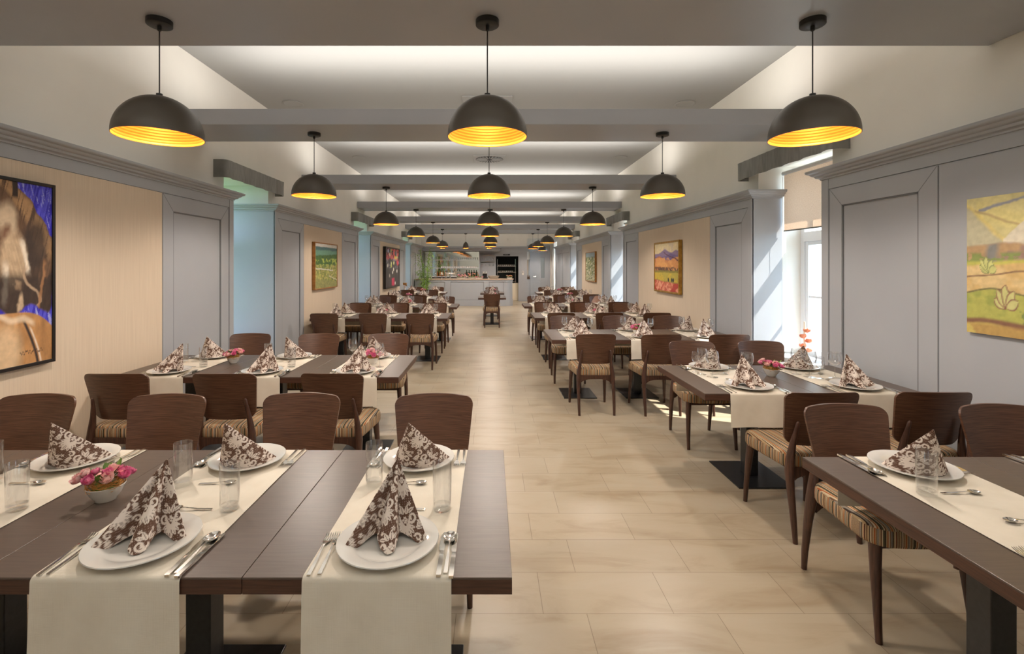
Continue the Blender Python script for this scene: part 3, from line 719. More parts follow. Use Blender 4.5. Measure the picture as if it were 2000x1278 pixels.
def make_spoon(sc=1.0, name='soup_spoon'):
    mb = MB().m('steel'); S = sc
    blade(mb, [(-0.100*S,-0.0050,0.0050,0.004,0.003),(-0.097*S,-0.0056,0.0056,0.0045,0.003),(-0.03*S,-0.0045,0.0045,0.006,0.0025),(0.0,-0.0026,0.0026,0.009,0.0025),(0.030*S,-0.0022,0.0022,0.0115,0.0022),(0.044*S,-0.0034,0.0034,0.0108,0.0018)])
    def f(u, v, sd):
        t = 2*PI*u; r = v; w = 0.021*S*(1-0.12*math.sin(t)); x = w*r*math.cos(t); y = 0.070*S+0.030*S*r*math.sin(t)
        z = 0.0035+0.0078*r*r - (0 if sd else 0.0012)
        return (x,y,z)
    mb.slab(f, 24, 6)
    return mb.build(name, None, angle=50)
def make_small_fork():
    o = make_fork(); o.name = 'dessert_fork'; o.data.name = 'dessert_fork'
    for v in o.data.vertices: v.co.x *= 0.85; v.co.y *= 0.74
    return o
fork = make_fork(); knife = make_knife(); spoon = make_spoon(); dspoon = make_spoon(0.72,"dessert_spoon")

def make_tumbler():
    e = empty('highball_glass')
    MB().m('glass').lathe([(0.0300,0.020),(0.0305,0.05),(0.0315,0.165),(0.0322,0.1665),(0.0328,0.165),(0.0320,0.05),(0.0315,0.012)],(0,0,0),36,caps=False).build('glass_wall', e, angle=60)
    MB().m('glassbase').lathe([(0.0001,0.0005),(0.028,0.0005),(0.0312,0.004),(0.0312,0.012),(0.030,0.020),(0.0001,0.018)],(0,0,0),36).build('thick_base', e, angle=50)
    return e
def make_wine(h=0.205, r=0.040, name='wine_glass'):
    e = empty(name); k = h/0.205
    b0 = 0.098*k
    bowl = [(0.003,b0),(0.018,b0+0.004*k),(r*0.8,b0+0.020*k),(r*0.98,b0+0.042*k),(r,b0+0.058*k),(r*0.93,b0+0.085*k),(r*0.84,h-0.001),(r*0.83,h),(r*0.82,h-0.001),(r*0.91,b0+0.085*k),(r*0.97,b0+0.058*k),(r*0.95,b0+0.043*k),(r*0.77,b0+0.022*k),(0.016,b0+0.007*k),(0.0001,b0+0.005*k)]
    MB().m('glass').lathe(bowl,(0,0,0),28).build('bowl', e, angle=70)
    MB().m('glassbase').lathe([(0.0001,0.0005),(r*0.86,0.0005),(r*0.88,0.002),(r*0.5,0.005),(0.008,0.009),(0.0042,0.018),(0.0035,0.05*k),(0.0038,b0-0.006),(0.006,b0+0.002)],(0,0,0),24).build('stem', e, angle=50)
    return e
tumbler = make_tumbler(); wine = make_wine(); wine_s = make_wine(0.165,0.031,'small_wine_glass'); goblet = make_wine(0.20,0.047,'large_wine_glass')

# ------------------------------------------------------------------ flower bowls
def petal(mb, c, d, up, ln, wd, curl, n=4):
    d = Vector(d).normalized(); up = Vector(up).normalized(); s_ = d.cross(up).normalized(); c = Vector(c)
    def f(u, v):
        w_ = wd*math.sin(PI*min(1,(v*0.86+0.1)))**0.7*(2*u-1)
        p = c + d*ln*v*math.cos(curl*v) + up*(ln*v*math.sin(curl*v)+0.25*abs(2*u-1)**2*wd) + s_*w_
        return tuple(p)
    mb.grid(f, 3, n)
def bloom(mb, c, R, rnd, layers=3, npet=7, tilt=None):
    ax = Vector(tilt or (0,0,1)).normalized(); q = Vector((0,0,1)).rotation_difference(ax); c = Vector(c)
    for l in range(layers):
        el = 0.10+0.50*l; rr = R*(1-0.16*l)
        for k in range(npet-l):
            a = 2*PI*k/(npet-l)+l*0.5+rnd.random()*0.4; e2 = el+rnd.uniform(-.12,.12)
            d = q @ Vector((math.cos(a)*math.cos(e2), math.sin(a)*math.cos(e2), math.sin(e2)))
            up = q @ Vector((-math.cos(a)*math.sin(e2), -math.sin(a)*math.sin(e2), math.cos(e2)))
            petal(mb, c-ax*R*0.15, d, up, rr*rnd.uniform(.9,1.1), rr*0.46, 0.75)
def make_flower_bowl():
    rnd = random.Random(3); e = empty('flower_bowl')
    MB().m('china').lathe([(0.0001,0.002),(0.032,0.0),(0.035,0.003),(0.037,0.010),(0.052,0.030),(0.063,0.058),(0.065,0.062),(0.063,0.064),(0.059,0.060),(0.048,0.034),(0.033,0.016),(0.0001,0.014)],(0,0,0),36,1.06,0.94).build('bowl', e, angle=60)
    mb = MB().m('straw')
    for k in range(150):
        a = rnd.uniform(0,2*PI); r = rnd.uniform(0.03,0.070); z = 0.062+rnd.uniform(-0.008,0.022)
        mb.tube([(r*math.cos(a+t*0.5), r*0.92*math.sin(a+t*0.5), z+0.008*math.sin(t*2+k)) for t in (0,1,2)], 0.0011, 4)
    mb.build('straw_nest', e)
    MB().m('leafg').lathe([(0.0001,0.088),(0.03,0.082),(0.046,0.062),(0.050,0.045),(0.0001,0.04)],(0,0,0),16).build('moss_filling', e, angle=70)
    spots = [(-0.070,-0.015,0.088,'pink',0.036),(-0.035,-0.058,0.090,'pink',0.034),(0.012,-0.070,0.086,'palepink',0.040),(0.060,-0.045,0.096,'pink',0.036),(0.082,0.005,0.106,'palepink',0.036),(-0.052,0.045,0.100,'pink',0.034),(0.0,0.066,0.104,'palepink',0.036),(0.052,0.050,0.108,'pink',0.034),(0.035,-0.018,0.112,'pink',0.028),(-0.025,-0.020,0.112,'palepink',0.032),(-0.005,0.034,0.118,'pink',0.030),(-0.050,0.010,0.108,'pink',0.030),(0.062,0.018,0.128,'palepink',0.030)]
    for x,y,z,mt,R in spots:
        mb = MB().m(mt); bloom(mb, (x,y,z), R, rnd, 4, 8, (x*9,y*9,1)); mb.build('blossom', e, angle=80)
    mb = MB().m('lily')
    for k in range(6):
        a = 2*PI*k/6+0.3; petal(mb, (-0.018,0.012,0.108), (math.cos(a),math.sin(a),0.65), (0,0,1), 0.068, 0.013, -0.4, 5)
    mb.build('lily', e, angle=80)
    mb = MB().m('leafg')
    for k in range(13):
        a = rnd.uniform(0,2*PI); r = rnd.uniform(0.005,0.06); petal(mb, (r*math.cos(a),r*math.sin(a),0.092), (math.cos(a),math.sin(a),0.8), (0,0,1), rnd.uniform(0.035,0.06), 0.011, 0.2, 4)
    mb.build('leaves', e, angle=80)
    for ch in e.children: ch.scale = (0.88,0.88,0.88)
    return e
fbowl = make_flower_bowl()

# ------------------------------------------------------------------ dining rows
def setting(cx, cy, sd, where, glasses, cut=True, fine=True, rnd=random.Random(5)):
    """sd=-1: diner at the near side; +1: diner at the far side"""
    rz = 0 if sd < 0 else PI
    c, s = math.cos(rz), math.sin(rz)
    T = lambda x, y, z: (cx+c*x-s*y, cy+s*x+c*y, TZ+z)
    side = 'near' if sd < 0 else 'far'
    on = 'on %s side of %s' % (side, where)
    CT = 0.0030           # top of the cloth
    py = -0.315
    inst(plate, T(0,py,CT), rz, 'white plate '+on, 'plate', 'white dinner plates')
    a = rz+rnd.uniform(-0.22,0.22)
    pr = napkins[rnd.randrange(3)]
    pr.scale = (1.18,1.1,1.08)
    inst(pr, T(0.0+rnd.uniform(-0.01,0.01),py+0.012,CT+0.0075), a, 'brown damask napkin '+on, 'napkin', 'damask napkins folded on the plates')
    jit = lambda: rnd.uniform(-0.03,0.03)
    if cut:
        inst(fork, T(-0.192,py-0.045,CT), rz+jit()+0.02, 'outer fork '+on, 'fork', 'dinner forks')
        inst(fork, T(-0.165,py-0.04,CT), rz+jit()+0.02, 'inner fork '+on, 'fork', 'dinner forks')
        inst(knife, T(0.168,py-0.035,CT-0.0008), rz+jit(), 'inner knife '+on, 'knife', 'table knives')
        inst(spoon, T(0.187,py-0.035,CT), rz+jit(), 'soup spoon '+on, 'spoon', 'soup spoons')
        inst(knife, T(0.199,py-0.045,CT+0.001) if False else T(0.204,py-0.04,CT-0.0008), rz+jit()-0.02, 'outer knife '+on, 'knife', 'table knives')
        inst(dspoon, T(0.01,py+0.215,CT), rz+PI/2+jit(), 'dessert spoon '+on, 'spoon', 'dessert spoons')
    for (g, x, y, nm, cat) in glasses:
        inst(g, T(x,y,CT), rnd.uniform(0,6), nm+' '+on, cat, {'highball glass':'highball glasses','wine glass':'wine glasses','small wine glass':'small wine glasses','large wine glass':'large wine glasses'}[nm])
G_T = [(tumbler,0.142,-0.095,'highball glass','glass')]
G_W = [(wine,0.142,-0.10,'wine glass','glass')]
G_W2 = [(wine,0.135,-0.10,'wine glass','glass'),(tumbler,0.075,-0.045,'highball glass','glass')]
G_R2 = [(wine,0.15,-0.10,'wine glass','glass'),(goblet,0.11,-0.005,'large wine glass','glass'),(wine_s,0.165,-0.180,'small wine glass','glass')]
G_R2n = [(goblet,0.12,-0.06,'large wine glass','glass')]

ORD = ['first','second','third','fourth','fifth','sixth','seventh']
def pos_names(n): return {1:['only'],2:['aisle-end','wall-end'],3:['aisle-end','middle','wall-end'],4:['aisle-end','second','third','wall-end']}[n]
def row(sidename, ri, mid, x_aisle, n, sgn, glasses, near=True, far=True, cut=True, base_off=None, chair_far=None, bowl=None, chair_near_dx=None, chair_far_dx=None, cutfar=True, skip=()):
    rowname = '%s row %s of aisle' % (ORD[ri], sidename) if sidename != 'centre' else '%s small table in mid aisle' % ('nearer','farther')[ri]
    names = pos_names(n)
    for i in range(n):
        cx = x_aisle+sgn*(i+0.5)*TW
        where = '%s table, %s' % (names[i], rowname) if sidename != 'centre' else rowname
        t = inst(table, (cx,mid,0), 0, 'dark rectangular dining table with cream runner, %s' % where.replace(' table,',' of') if sidename != 'centre' else 'dark small square table with cream runner, %s' % rowname, 'table', 'dining tables')
        if base_off and i in base_off:
            for ch in t.children:
                if ch.name.startswith(('column','base_plate','mounting')): ch.location.x = base_off[i]
        r_ = inst(runner, (cx,mid,TZ+0.0012), 0, 'cream linen runner across %s' % where, 'table runner', 'cream table runners')
        for sd in (-1,1):
            if (i,sd) in skip: continue
            gl = glasses(i, sd) if callable(glasses) else glasses
            setting(cx, mid, sd, where, gl, cut)
        if near:
            dx = (chair_near_dx or {}).get(i,0)
            inst(chair, (cx+dx+random.uniform(-.012,.012), mid-0.635+random.uniform(-.015,.015), 0), random.uniform(-0.035,0.035), 'brown wooden chair, striped seat, near side of %s' % where, 'chair', 'dining chairs')
        if far:
            dx = (chair_far_dx or {}).get(i,0)
            inst(chair, (cx+dx+random.uniform(-.012,.012), mid+(chair_far or 0.74)+random.uniform(-.015,.015), 0), PI+random.uniform(-0.035,0.035), 'brown wooden chair, striped seat, far side of %s' % where, 'chair', 'dining chairs')
    for (bx, by) in (bowl or []):
        bn = {True:'', False:''}[True]
        inst(fbowl, (bx, mid+by, TZ+(0.0 if min(abs(bx-(x_aisle+sgn*(i+0.5)*TW)) for i in range(n)) > 0.21 else 0.003)), random.uniform(0,6), 'white bowl of pink flowers on %s%s' % (('wall half of ' if (bowl[0] != (bx,by)) else ''), rowname), 'flower bowl', 'flower bowls on the tables')
# left of the aisle
row('left',0,1.79,0.059,4,-1,G_T,near=False,chair_far=0.70,bowl=[(-1.41,-0.02)])
row('left',1,4.18,-0.71,3,-1,lambda i,sd: (G_W if i==0 else G_T), chair_far=0.76, bowl=[(-1.03,0.03),(-2.27,0.08)], chair_near_dx={0:0.0,1:0.0,2:0.0})
row('left',2,8.30,-0.71,3,-1,G_W, bowl=[(-1.86,0.0)])
row('left',3,10.45,-0.71,3,-1,G_W, bowl=[(-1.80,0.0)])
row('left',4,12.95,-1.455,2,-1,G_W, cut=False, bowl=[(-2.2,0.0)])
row('left',5,15.55,-1.44,2,-1,G_W, cut=False, bowl=[(-2.18,0.0)])
# right of the aisle
row('right',0,1.71,1.396,2,1,G_T,near=False,chair_far=0.56,chair_far_dx={0:0.085,1:0.12})
row('right',1,3.70,1.434,2,1,lambda i,sd: (G_R2 if sd>0 else (G_R2n if i==0 else [(goblet,0.06,-0.03,'large wine glass','glass'),(wine_s,-0.06,-0.04,'small wine glass','glass')])), base_off={0:0.17}, chair_far_dx={0:0.13,1:0.05}, chair_near_dx={0:0.13,1:0.06}, bowl=[(2.18,0.06)])
row('right',2,6.05,0.705,3,1,lambda i,sd: G_W if sd<0 else G_W, bowl=[(1.83,0.0)], chair_near_dx={0:0.06,2:0.0})
row('right',3,8.40,0.72,3,1,G_W, bowl=[(1.86,0.0)])
row('right',4,10.65,0.705,3,1,G_W, cut=False, bowl=[(1.85,0.0)])
row('right',5,13.2,1.44,2,1,G_W, cut=False, bowl=[(2.15,0.0)])
row('right',6,15.45,1.44,2,1,G_W, cut=False, bowl=[(2.2,0.0)])
# two small tables in the aisle
row('centre',0,13.3,-0.345,1,1,G_W, cut=False, bowl=[(0.06,0.0)], chair_near_dx={0:0.0})
row('centre',1,15.45,-0.335,1,1,G_W, cut=False, bowl=[(0.07,0.0)])

# peach flower and taper on the right window sill
e = empty('candle_arrangement', (3.36,5.18,0.60))
MB().m('china').lathe([(0.0001,0),(0.045,0),(0.05,0.02),(0.035,0.05),(0.02,0.06),(0.0001,0.06)],(0,0,0),20).build('holder', e)
MB().m('wax').tube([(0,0,0.05),(0,0,0.40)],[0.011,0.009],10).build('candle', e)
mb = MB().m('peach'); rr = random.Random(9)
for z,x in ((0.08,0.03),(0.13,-0.03),(0.18,0.03),(0.23,-0.03),(0.29,0.015)): bloom(mb, (x,-0.02,z), 0.05, rr, 3, 7)
mb.build('blossoms', e, angle=80)
tag(e, 'ivory taper candle with peach blossoms on the nearest right window sill', 'candle')

# ------------------------------------------------------------------ paintings
def vnoise(x, y, seed=0):
    xi = np.floor(x).astype(int); yi = np.floor(y).astype(int); fx = x-xi; fy = y-yi; fx = fx*fx*(3-2*fx); fy = fy*fy*(3-2*fy)
    h = lambda a, b: (np.sin(a*127.1+b*311.7+seed*74.7)*43758.5453) % 1
    return (h(xi,yi)*(1-fx)+h(xi+1,yi)*fx)*(1-fy)+(h(xi,yi+1)*(1-fx)+h(xi+1,yi+1)*fx)*fy
def fbm(x, y, seed=0, o=4):
    r = 0; a = 0.5
    for k in range(o): r = r+a*vnoise(x*2**k, y*2**k, seed+k*7); a *= 0.5
    return r/(1-0.5**o)
C3 = lambda r,g,b: np.array(srgb(r,g,b)[:3])
def lay(base, mask, col): 
    m_ = np.clip(mask,0,1)[...,None]; return base*(1-m_)+np.asarray(col)*m_
def sm(x, w=0.02): return np.clip(x/w+0.5, 0, 1)
def warp(u, v, a=0.03, f=6, seed=50):
    return u+a*(fbm(u*f,v*f,seed,3)-0.5)*2, v+a*(fbm(u*f,v*f,seed+9,3)-0.5)*2
def img_horse(u0, v0):
    """only the right third shows in the photograph: s runs 0..1 across it, t 0..1 down"""
    T0 = 1-v0; S0 = (u0-0.62)/0.38
    n1 = fbm(u0*11,v0*9,1); n2 = fbm(u0*30,v0*34,2); s = S0+0.16*(n1-0.5)+0.05*(n2-0.5); t = T0+0.05*(fbm(u0*9,v0*8,5)-0.5)+0.012*(n2-0.5)
    st = fbm((S0*1.2+T0)*30,(T0-S0*0.5)*7,3); st2 = fbm((S0-T0)*34,(T0+S0)*8,4)
    img = np.ones(u0.shape+(3,))*C3(50,42,176); img = lay(img, sm(st-0.52,0.2)*0.75, C3(98,96,222)); img = lay(img, sm(st2-0.66,0.06)*0.8, C3(176,178,232))
    # neck and mane: big arc; body below
    arc = 1.02-0.85*np.clip((0.36-t)/0.36,0,1)**1.7
    horse = sm(arc-s,0.03)*sm(0.695+0.03*np.sin(s*9)-t,0.02)
    body = C3(112,84,62)*(0.40+1.0*st[...,None]); img = img*(1-horse[...,None])+body*horse[...,None]
    img = lay(img, horse*sm(0.16-np.abs(arc-0.20-s),0.10)*sm(st-0.38,0.15)*sm(0.42-t,0.05)*0.85, C3(184,144,102))
    img = lay(img, horse*sm(0.16-np.hypot((s-0.62)*0.6,(t-0.35)),0.10)*0.9, C3(58,46,40))
    img = lay(img, horse*sm(0.10-np.hypot((s-0.05)*0.5,(t-0.20)*1.1),0.06)*0.9, C3(206,182,152)); img = lay(img, horse*sm(0.05-np.hypot((s-0.02)*0.6,(t-0.27)*1.2),0.05)*0.9, C3(110,70,48))
    ch = sm(0.15-np.hypot((s-0.20)*0.55,(t-0.42)),0.07); img = lay(img, horse*ch*(0.55+0.5*st2), C3(208,180,146)); img = lay(img, horse*sm(0.045-np.abs((s-0.42)-0.9*(t-0.38)),0.05)*sm(0.09-np.abs(t-0.40),0.05), C3(234,218,196))
    img = lay(img, horse*sm(0.05-np.abs(s-0.03),0.05)*sm(0.11-np.abs(t-0.55),0.05), C3(228,212,190))
    img = lay(img, horse*sm(t-0.50,0.05)*sm(n1-0.36,0.14)*0.85, C3(54,43,38)); img = lay(img, horse*sm(0.035-np.abs(s-0.58-0.16*np.sin(t*22)),0.03)*sm(t-0.46,0.04)*0.85, C3(186,158,130)); img = lay(img, horse*sm(0.03-np.abs(s-0.80+0.5*(t-0.5)),0.03)*sm(t-0.44,0.04)*0.8, C3(170,122,82)); img = lay(img, horse*sm(0.06-np.hypot(s-0.34,(t-0.66)),0.04), C3(196,170,140))
    img = lay(img, sm(0.055-np.abs(S0-0.21-0.1*T0),0.02)*sm(0.085-T0,0.02), C3(52,40,34))
    ru = sm((T0-0.705)-0.14*np.clip(S0-0.35,0,1)**2*1.6-0.01*n1,0.008)
    tan = C3(192,140,88)*(0.55+0.75*fbm((S0+T0)*5,(T0-S0)*9,9)[...,None]); img = img*(1-ru[...,None])+tan*ru[...,None]
    cv = S0-0.42-0.28*np.sin((T0-0.78)*5.5); img = lay(img, ru*sm(0.03-np.abs(cv),0.03)*sm(T0-0.76,0.03), C3(60,48,44)); img = lay(img, ru*sm(0.018-np.abs(cv-0.07),0.02)*sm(T0-0.80,0.03), C3(226,206,184))
    img = lay(img, ru*sm(0.14-np.hypot((S0-0.05)*0.5,(T0-0.92)),0.10)*0.75, C3(232,202,162)); img = lay(img, ru*sm(0.016-np.abs(T0-0.735-0.06*S0-0.01*np.sin(S0*12)),0.02)*0.85*sm(0.6-S0,0.1), C3(232,208,176))
    img = lay(img, sm(0.004-np.abs(T0-0.935-0.010*np.sin(S0*60)*np.sin(S0*23+1)-0.006*np.sin(S0*131)),0.003)*sm(0.24-np.abs(S0-0.55),0.02)*0.9, C3(70,50,40))
    return img
def img_valley(u, v):
    u, v = warp(u, v, 0.012, 9, 60)
    t = 1-v; n = fbm(u*14,v*16,4); n2 = fbm(u*30,v*40,5); vs = fbm(u*40,v*10,6)
    img = np.ones(u.shape+(3,))*C3(214,208,198)
    img = lay(img, sm(t-0.055-0.03*fbm(u*5,v*0+1,3)), C3(70,104,104)*1.0); img = lay(img, sm(t-0.12-0.05*fbm(u*3,v*0,8)), C3(104,146,122))
    fo = sm(t-0.20-0.06*(1-u)-0.03*n); img = lay(img, fo, 0)+ (C3(70,104,52)*(0.4+1.1*vs[...,None]))*fo[...,None]
    img = lay(img, fo*sm(n-0.52,0.08)*sm(t-0.33), C3(168,182,84)); md = sm(t-0.46-0.04*n2); img = lay(img, md*0.9, 0)*1.0
    img = img + (md*0.9)[...,None]*(C3(170,170,90)*(0.35+0.95*n[...,None])); img = lay(img, md*sm(vs-0.55,0.08)*0.8, C3(66,100,52)); img = lay(img, md*sm(n2-0.6,0.08)*0.7, C3(214,196,120))
    img = lay(img, sm(0.012-np.abs(t-0.555-0.07*u),0.01)*(u<0.8), C3(216,208,196)); lo = sm(t-0.78-0.10*u); img = lay(img, lo*0.75, C3(150,148,92)); img = lay(img, sm(0.01-np.abs(t-0.72-0.28*(u-0.55)),0.01)*(u>0.6), C3(222,214,190))
    return img
def img_dark(u, v):
    u, v = warp(u, v, 0.012, 9, 60)
    t = 1-v; n = fbm(u*7,v*9,11); n2 = fbm(u*16,v*14,12); dr = fbm(u*36,v*3,13)
    img = C3(76,70,68)*(0.55+0.7*dr[...,None]) 
    img = lay(img, sm(0.30-t,0.05)*sm(n-0.46,0.05), C3(206,84,84)); img = lay(img, sm(0.09-np.hypot(u-0.86,(t-0.36)),0.03), C3(214,70,84)); img = lay(img, sm(0.10-np.abs(u-0.5),0.03)*sm(t-0.78,0.03)*sm(0.98-t,0.03)*sm(dr-0.35,0.1), C3(214,62,96))
    img = lay(img, sm(0.09-np.abs(u-0.52),0.02)*sm(0.17-t,0.02), C3(214,80,76)); img = lay(img, sm(0.55-t,0.1)*sm(n2-0.6,0.06)*0.7, C3(150,146,160)); img = lay(img, sm(0.4-t,0.1)*sm(0.38-n2,0.05), C3(46,50,50))
    for (a,b,c) in ((0.27,0.16,(232,222,180)),(0.66,0.23,(226,230,90)),(0.80,0.22,(228,232,130)),(0.37,0.39,(226,230,160)),(0.36,0.45,(222,232,110)),(0.55,0.38,(226,230,140)),(0.12,0.44,(232,226,210)),(0.54,0.55,(240,236,220)),(0.80,0.60,(238,232,222)),(0.47,0.63,(230,225,215)),(0.66,0.92,(225,215,205)),(0.25,0.70,(190,180,170)),(0.36,0.05,(210,205,110)),(0.16,0.07,(170,180,215))):
        img = lay(img, sm(0.035-np.hypot(u-a,(t-b)*0.75),0.02), C3(*c))
    return img
def img_yellow(u, v):     # far end (left in the picture) is u=0; height 0.82, width 1.2
    u, v = warp(u, v, 0.012, 9, 60)
    t = 1-v; x = u*1.2/0.82*1.4; n = fbm(u*9,v*8,21); n2 = fbm(u*22,v*20,22)
    img = C3(216,204,142)*(0.85+0.25*n[...,None]); img = lay(img, sm(t-0.05-0.75*x)*sm(0.36-t), C3(190,184,156)); img = lay(img, sm(0.02-np.abs(t-0.04-0.80*x),0.03)*0.7, C3(226,202,112)); img = lay(img, sm(0.06-np.abs(t-0.10-0.25*x+0.05*n),0.05)*sm(x-0.1)*0.35, C3(232,214,120))
    img = lay(img, sm(0.012-np.abs(t-0.10+0.16*(x-0.12)+0.03*(n2-0.5)),0.01)*(x>0.12)*(x<0.6), C3(136,140,160)); img = lay(img, sm(0.008-np.abs(t-0.09-0.30*(x-0.05)+0.03*(n-0.5)),0.01)*(x>0.08), C3(186,160,110))
    img = lay(img, sm(t-0.31+0.13*np.clip((x-0.36)/0.2,0,1)*(x<0.6)+0.0,0.01)*(x>0.34)*sm(0.36-t), C3(226,216,196)); hill = sm(t-0.375+0.035*np.sin(np.clip(x,0,1.2)*4.2+0.4)); img = lay(img, hill, C3(152,116,112)); img = lay(img, hill*sm(n-0.5,0.1)*0.7, C3(190,150,96)); img = lay(img, hill*sm(0.05-np.abs(x-0.25),0.05)*0.8, C3(88,110,130)); img = lay(img, hill*sm(n2-0.55,0.05)*sm(t-0.41)*0.9, C3(110,140,56))
    img = lay(img, sm(t-0.475+0.03*x), C3(196,192,76)); wat = sm(t-0.505+0.045*x); img = lay(img, wat, C3(214,176,112)); img = lay(img, wat*sm(n-0.5,0.1)*0.8, C3(226,196,140)); img = lay(img, wat*sm(0.006-np.abs(t-0.585+0.12*x-0.08*x*x),0.006), C3(124,80,60))
    def bush(cx, cy, sc, c1, ol):
        nonlocal img
        for a, l in ((-1.1,0.8),(-0.55,1.0),(0,1.1),(0.55,1.0),(1.1,0.8)):
            X_ = (x-cx)/sc; Y_ = -(t-cy)/sc; tt = X_*math.sin(a)+Y_*math.cos(a); ww = X_*math.cos(a)-Y_*math.sin(a)
            d = 0.22*np.sin(PI*np.clip(tt/l,0,1))**0.8-np.abs(ww); ok = (tt > 0)*(tt < l); img = lay(img, sm(d+0.05,0.03)*ok, ol); img = lay(img, sm(d-0.02,0.05)*ok, c1)
    bush(0.20,0.545,0.105,C3(204,206,126),C3(120,130,70)); lower = sm(t-0.70+0.03*np.sin(x*6)); img = lay(img, lower, C3(150,160,62)); img = lay(img, lower*sm(n-0.45,0.1)*0.8, C3(184,184,80)); img = lay(img, lower*sm(0.45-n2,0.06)*sm(x-0.28,0.05)*0.8, C3(84,120,50)); img = lay(img, sm(0.006-np.abs(t-0.70+0.03*np.sin(x*6)),0.006), C3(90,84,44)); bush(0.37,0.80,0.15,C3(206,204,130),C3(130,64,60))
    img = lay(img, sm(t-0.895+0.01*np.sin(x*9)), C3(118,56,46)); img = lay(img, sm(t-0.93+0.01*np.sin(x*9)), C3(208,184,90)); img = lay(img, sm(t-0.93)*sm(n-0.52,0.06)*0.7, C3(176,124,60))
    return lay(img, np.ones(u.shape)*0.18, C3(205,192,150))
def img_mountain(u, v):
    u, v = warp(u, v, 0.012, 9, 60)
    t = 1-v; n = fbm(u*8,v*8,31); n2 = fbm(u*24,v*22,32)
    img = C3(220,200,156)*(0.85+0.25*n[...,None]); img = lay(img, sm(n-0.6,0.1)*sm(0.2-t)*0.7, C3(196,180,160))
    img = lay(img, sm(t-0.22+0.09*np.exp(-((u-0.45)/0.18)**2)+0.06*np.exp(-((u-0.9)/0.15)**2)), C3(132,112,140)); img = lay(img, sm(t-0.28+0.06*np.exp(-((u-0.72)/0.18)**2)), C3(104,88,128))
    img = lay(img, sm(t-0.36+0.09*np.exp(-((u-0.2)/0.22)**2)), C3(176,108,76)); img = lay(img, sm(t-0.40+0.10*np.exp(-((u-0.92)/0.24)**2)), C3(204,140,84)); img = lay(img, sm(t-0.30)*sm(n-0.5,0.08)*0.7, C3(222,162,98)); img = lay(img, sm(0.008-np.abs(t-0.26-0.25*(u-0.45)+0.1*n),0.006)*(t<0.5)*(u>0.4), C3(90,52,60))
    img = lay(img, sm(t-0.50)*sm(n2-0.4,0.1), C3(96,66,60)); img = lay(img, sm(t-0.575), C3(140,128,60)); img = lay(img, sm(t-0.62), C3(206,176,70)); img = lay(img, sm(t-0.62)*sm(n-0.52,0.1)*0.8, C3(180,166,78)); img = lay(img, sm(t-0.765-0.05*u), C3(150,140,66))
    for cx in (0.60,0.74,0.80): img = lay(img, sm(0.03-np.hypot((u-cx)*1.1,(t-0.765)*0.7),0.01), C3(48,52,58))
    fl = sm(t-0.79-0.06*u+0.03*n2); img = lay(img, fl, C3(204,112,84)); img = lay(img, fl*sm(n2-0.5,0.05), C3(232,160,130)); img = lay(img, fl*sm(0.40-n,0.05), C3(186,70,60))
    return img
def img_village(u, v):
    u, v = warp(u, v, 0.012, 9, 60)
    t = 1-v; n = fbm(u*12,v*12,41); n2 = fbm(u*26,v*26,42)
    img = C3(150,166,170)*(0.8+0.4*n[...,None]); g = sm(t-0.2+0.1*n); img = lay(img, g, C3(122,134,82)); img = lay(img, g*sm(n-0.5,0.06), C3(168,168,104)); img = lay(img, g*sm(0.42-n2,0.05), C3(80,100,62)); img = lay(img, g*sm(n2-0.6,0.04), C3(224,216,196))
    for k in (0,0.1,0.2): img = lay(img, sm(0.012-np.abs(t-0.62-k-0.25*np.sin(u*3)),0.01), C3(214,206,180))
    return img
def painting(s, y0, y1, z0, z1, fn, frame, fw, dep, label, name='framed_painting', nu=110):
    """hangs on wall side s; picture-left is the far end on the right wall and the near end on the left wall"""
    Fc = (FL if s < 0 else FR); W = y1-y0; H = z1-z0
    e = empty(name, (s*(Fc-0.001), (y0+y1)/2, z0))
    d = dep; nv = int(nu*H/W)
    U, V = np.meshgrid(np.arange(nu+1)/nu, np.arange(nv+1)/nv)
    img = fn(U, V); img = np.clip(img*(0.84+0.32*fbm(U*38*W/H+V*9, V*38-U*12, 77, 3))[...,None], 0, 1); mb = MB().m('paint'); inx = fw
    yy = (lambda u: -W/2+inx+(W-2*inx)*u) if s < 0 else (lambda u: W/2-inx-(W-2*inx)*u)
    xf = -s*(d-0.004 if frame else d)
    for j in range(nv+1):
        for i in range(nu+1): mb.v.append((xf, yy(i/nu), inx+(H-2*inx)*j/nv))
    for j in range(nv):
        for i in range(nu):
            q = j*(nu+1)+i; mb.f.append((q,q+1,q+nu+2,q+nu+1)); mb.mi.append(0)
    # canvas sides and back, so the painting has its real thickness
    col = img.reshape(-1,3); o_ = len(mb.v)
    y_a, y_b, za, zb = yy(0), yy(1), inx, H-inx
    x1 = -s*0.006
    mb.add([(xf,y_a,za),(xf,y_b,za),(xf,y_b,zb),(xf,y_a,zb),(x1,y_a,za),(x1,y_b,za),(x1,y_b,zb),(x1,y_a,zb)], [(4,5,6,7),(0,4,5,1),(1,5,6,2),(2,6,7,3),(3,7,4,0)])
    side = np.tile(col.mean(axis=0)[None]*0.9+0.05, (8,1)); mb.col = np.concatenate([col, side])
    mb.build('canvas', e, True, angle=60)
    if frame:
        fb = MB().m(frame); X0, X1 = -s*0.001, -s*(d+0.004)
        fb.box(X0,X1,-W/2,-W/2+fw,0,H).box(X0,X1,W/2-fw,W/2,0,H).box(X0,X1,-W/2+fw,W/2-fw,0,fw).box(X0,X1,-W/2+fw,W/2-fw,H-fw,H)
        fb.build('frame', e, False, 0.002)
    tag(e, label, 'painting', 'paintings on the walls')
painting(-1, 2.42, 3.31, 0.945, 2.15, img_horse, 'blackframe', 0.022, 0.045, 'horse painting on blue in a black frame, nearest on the left wall', nu=220)
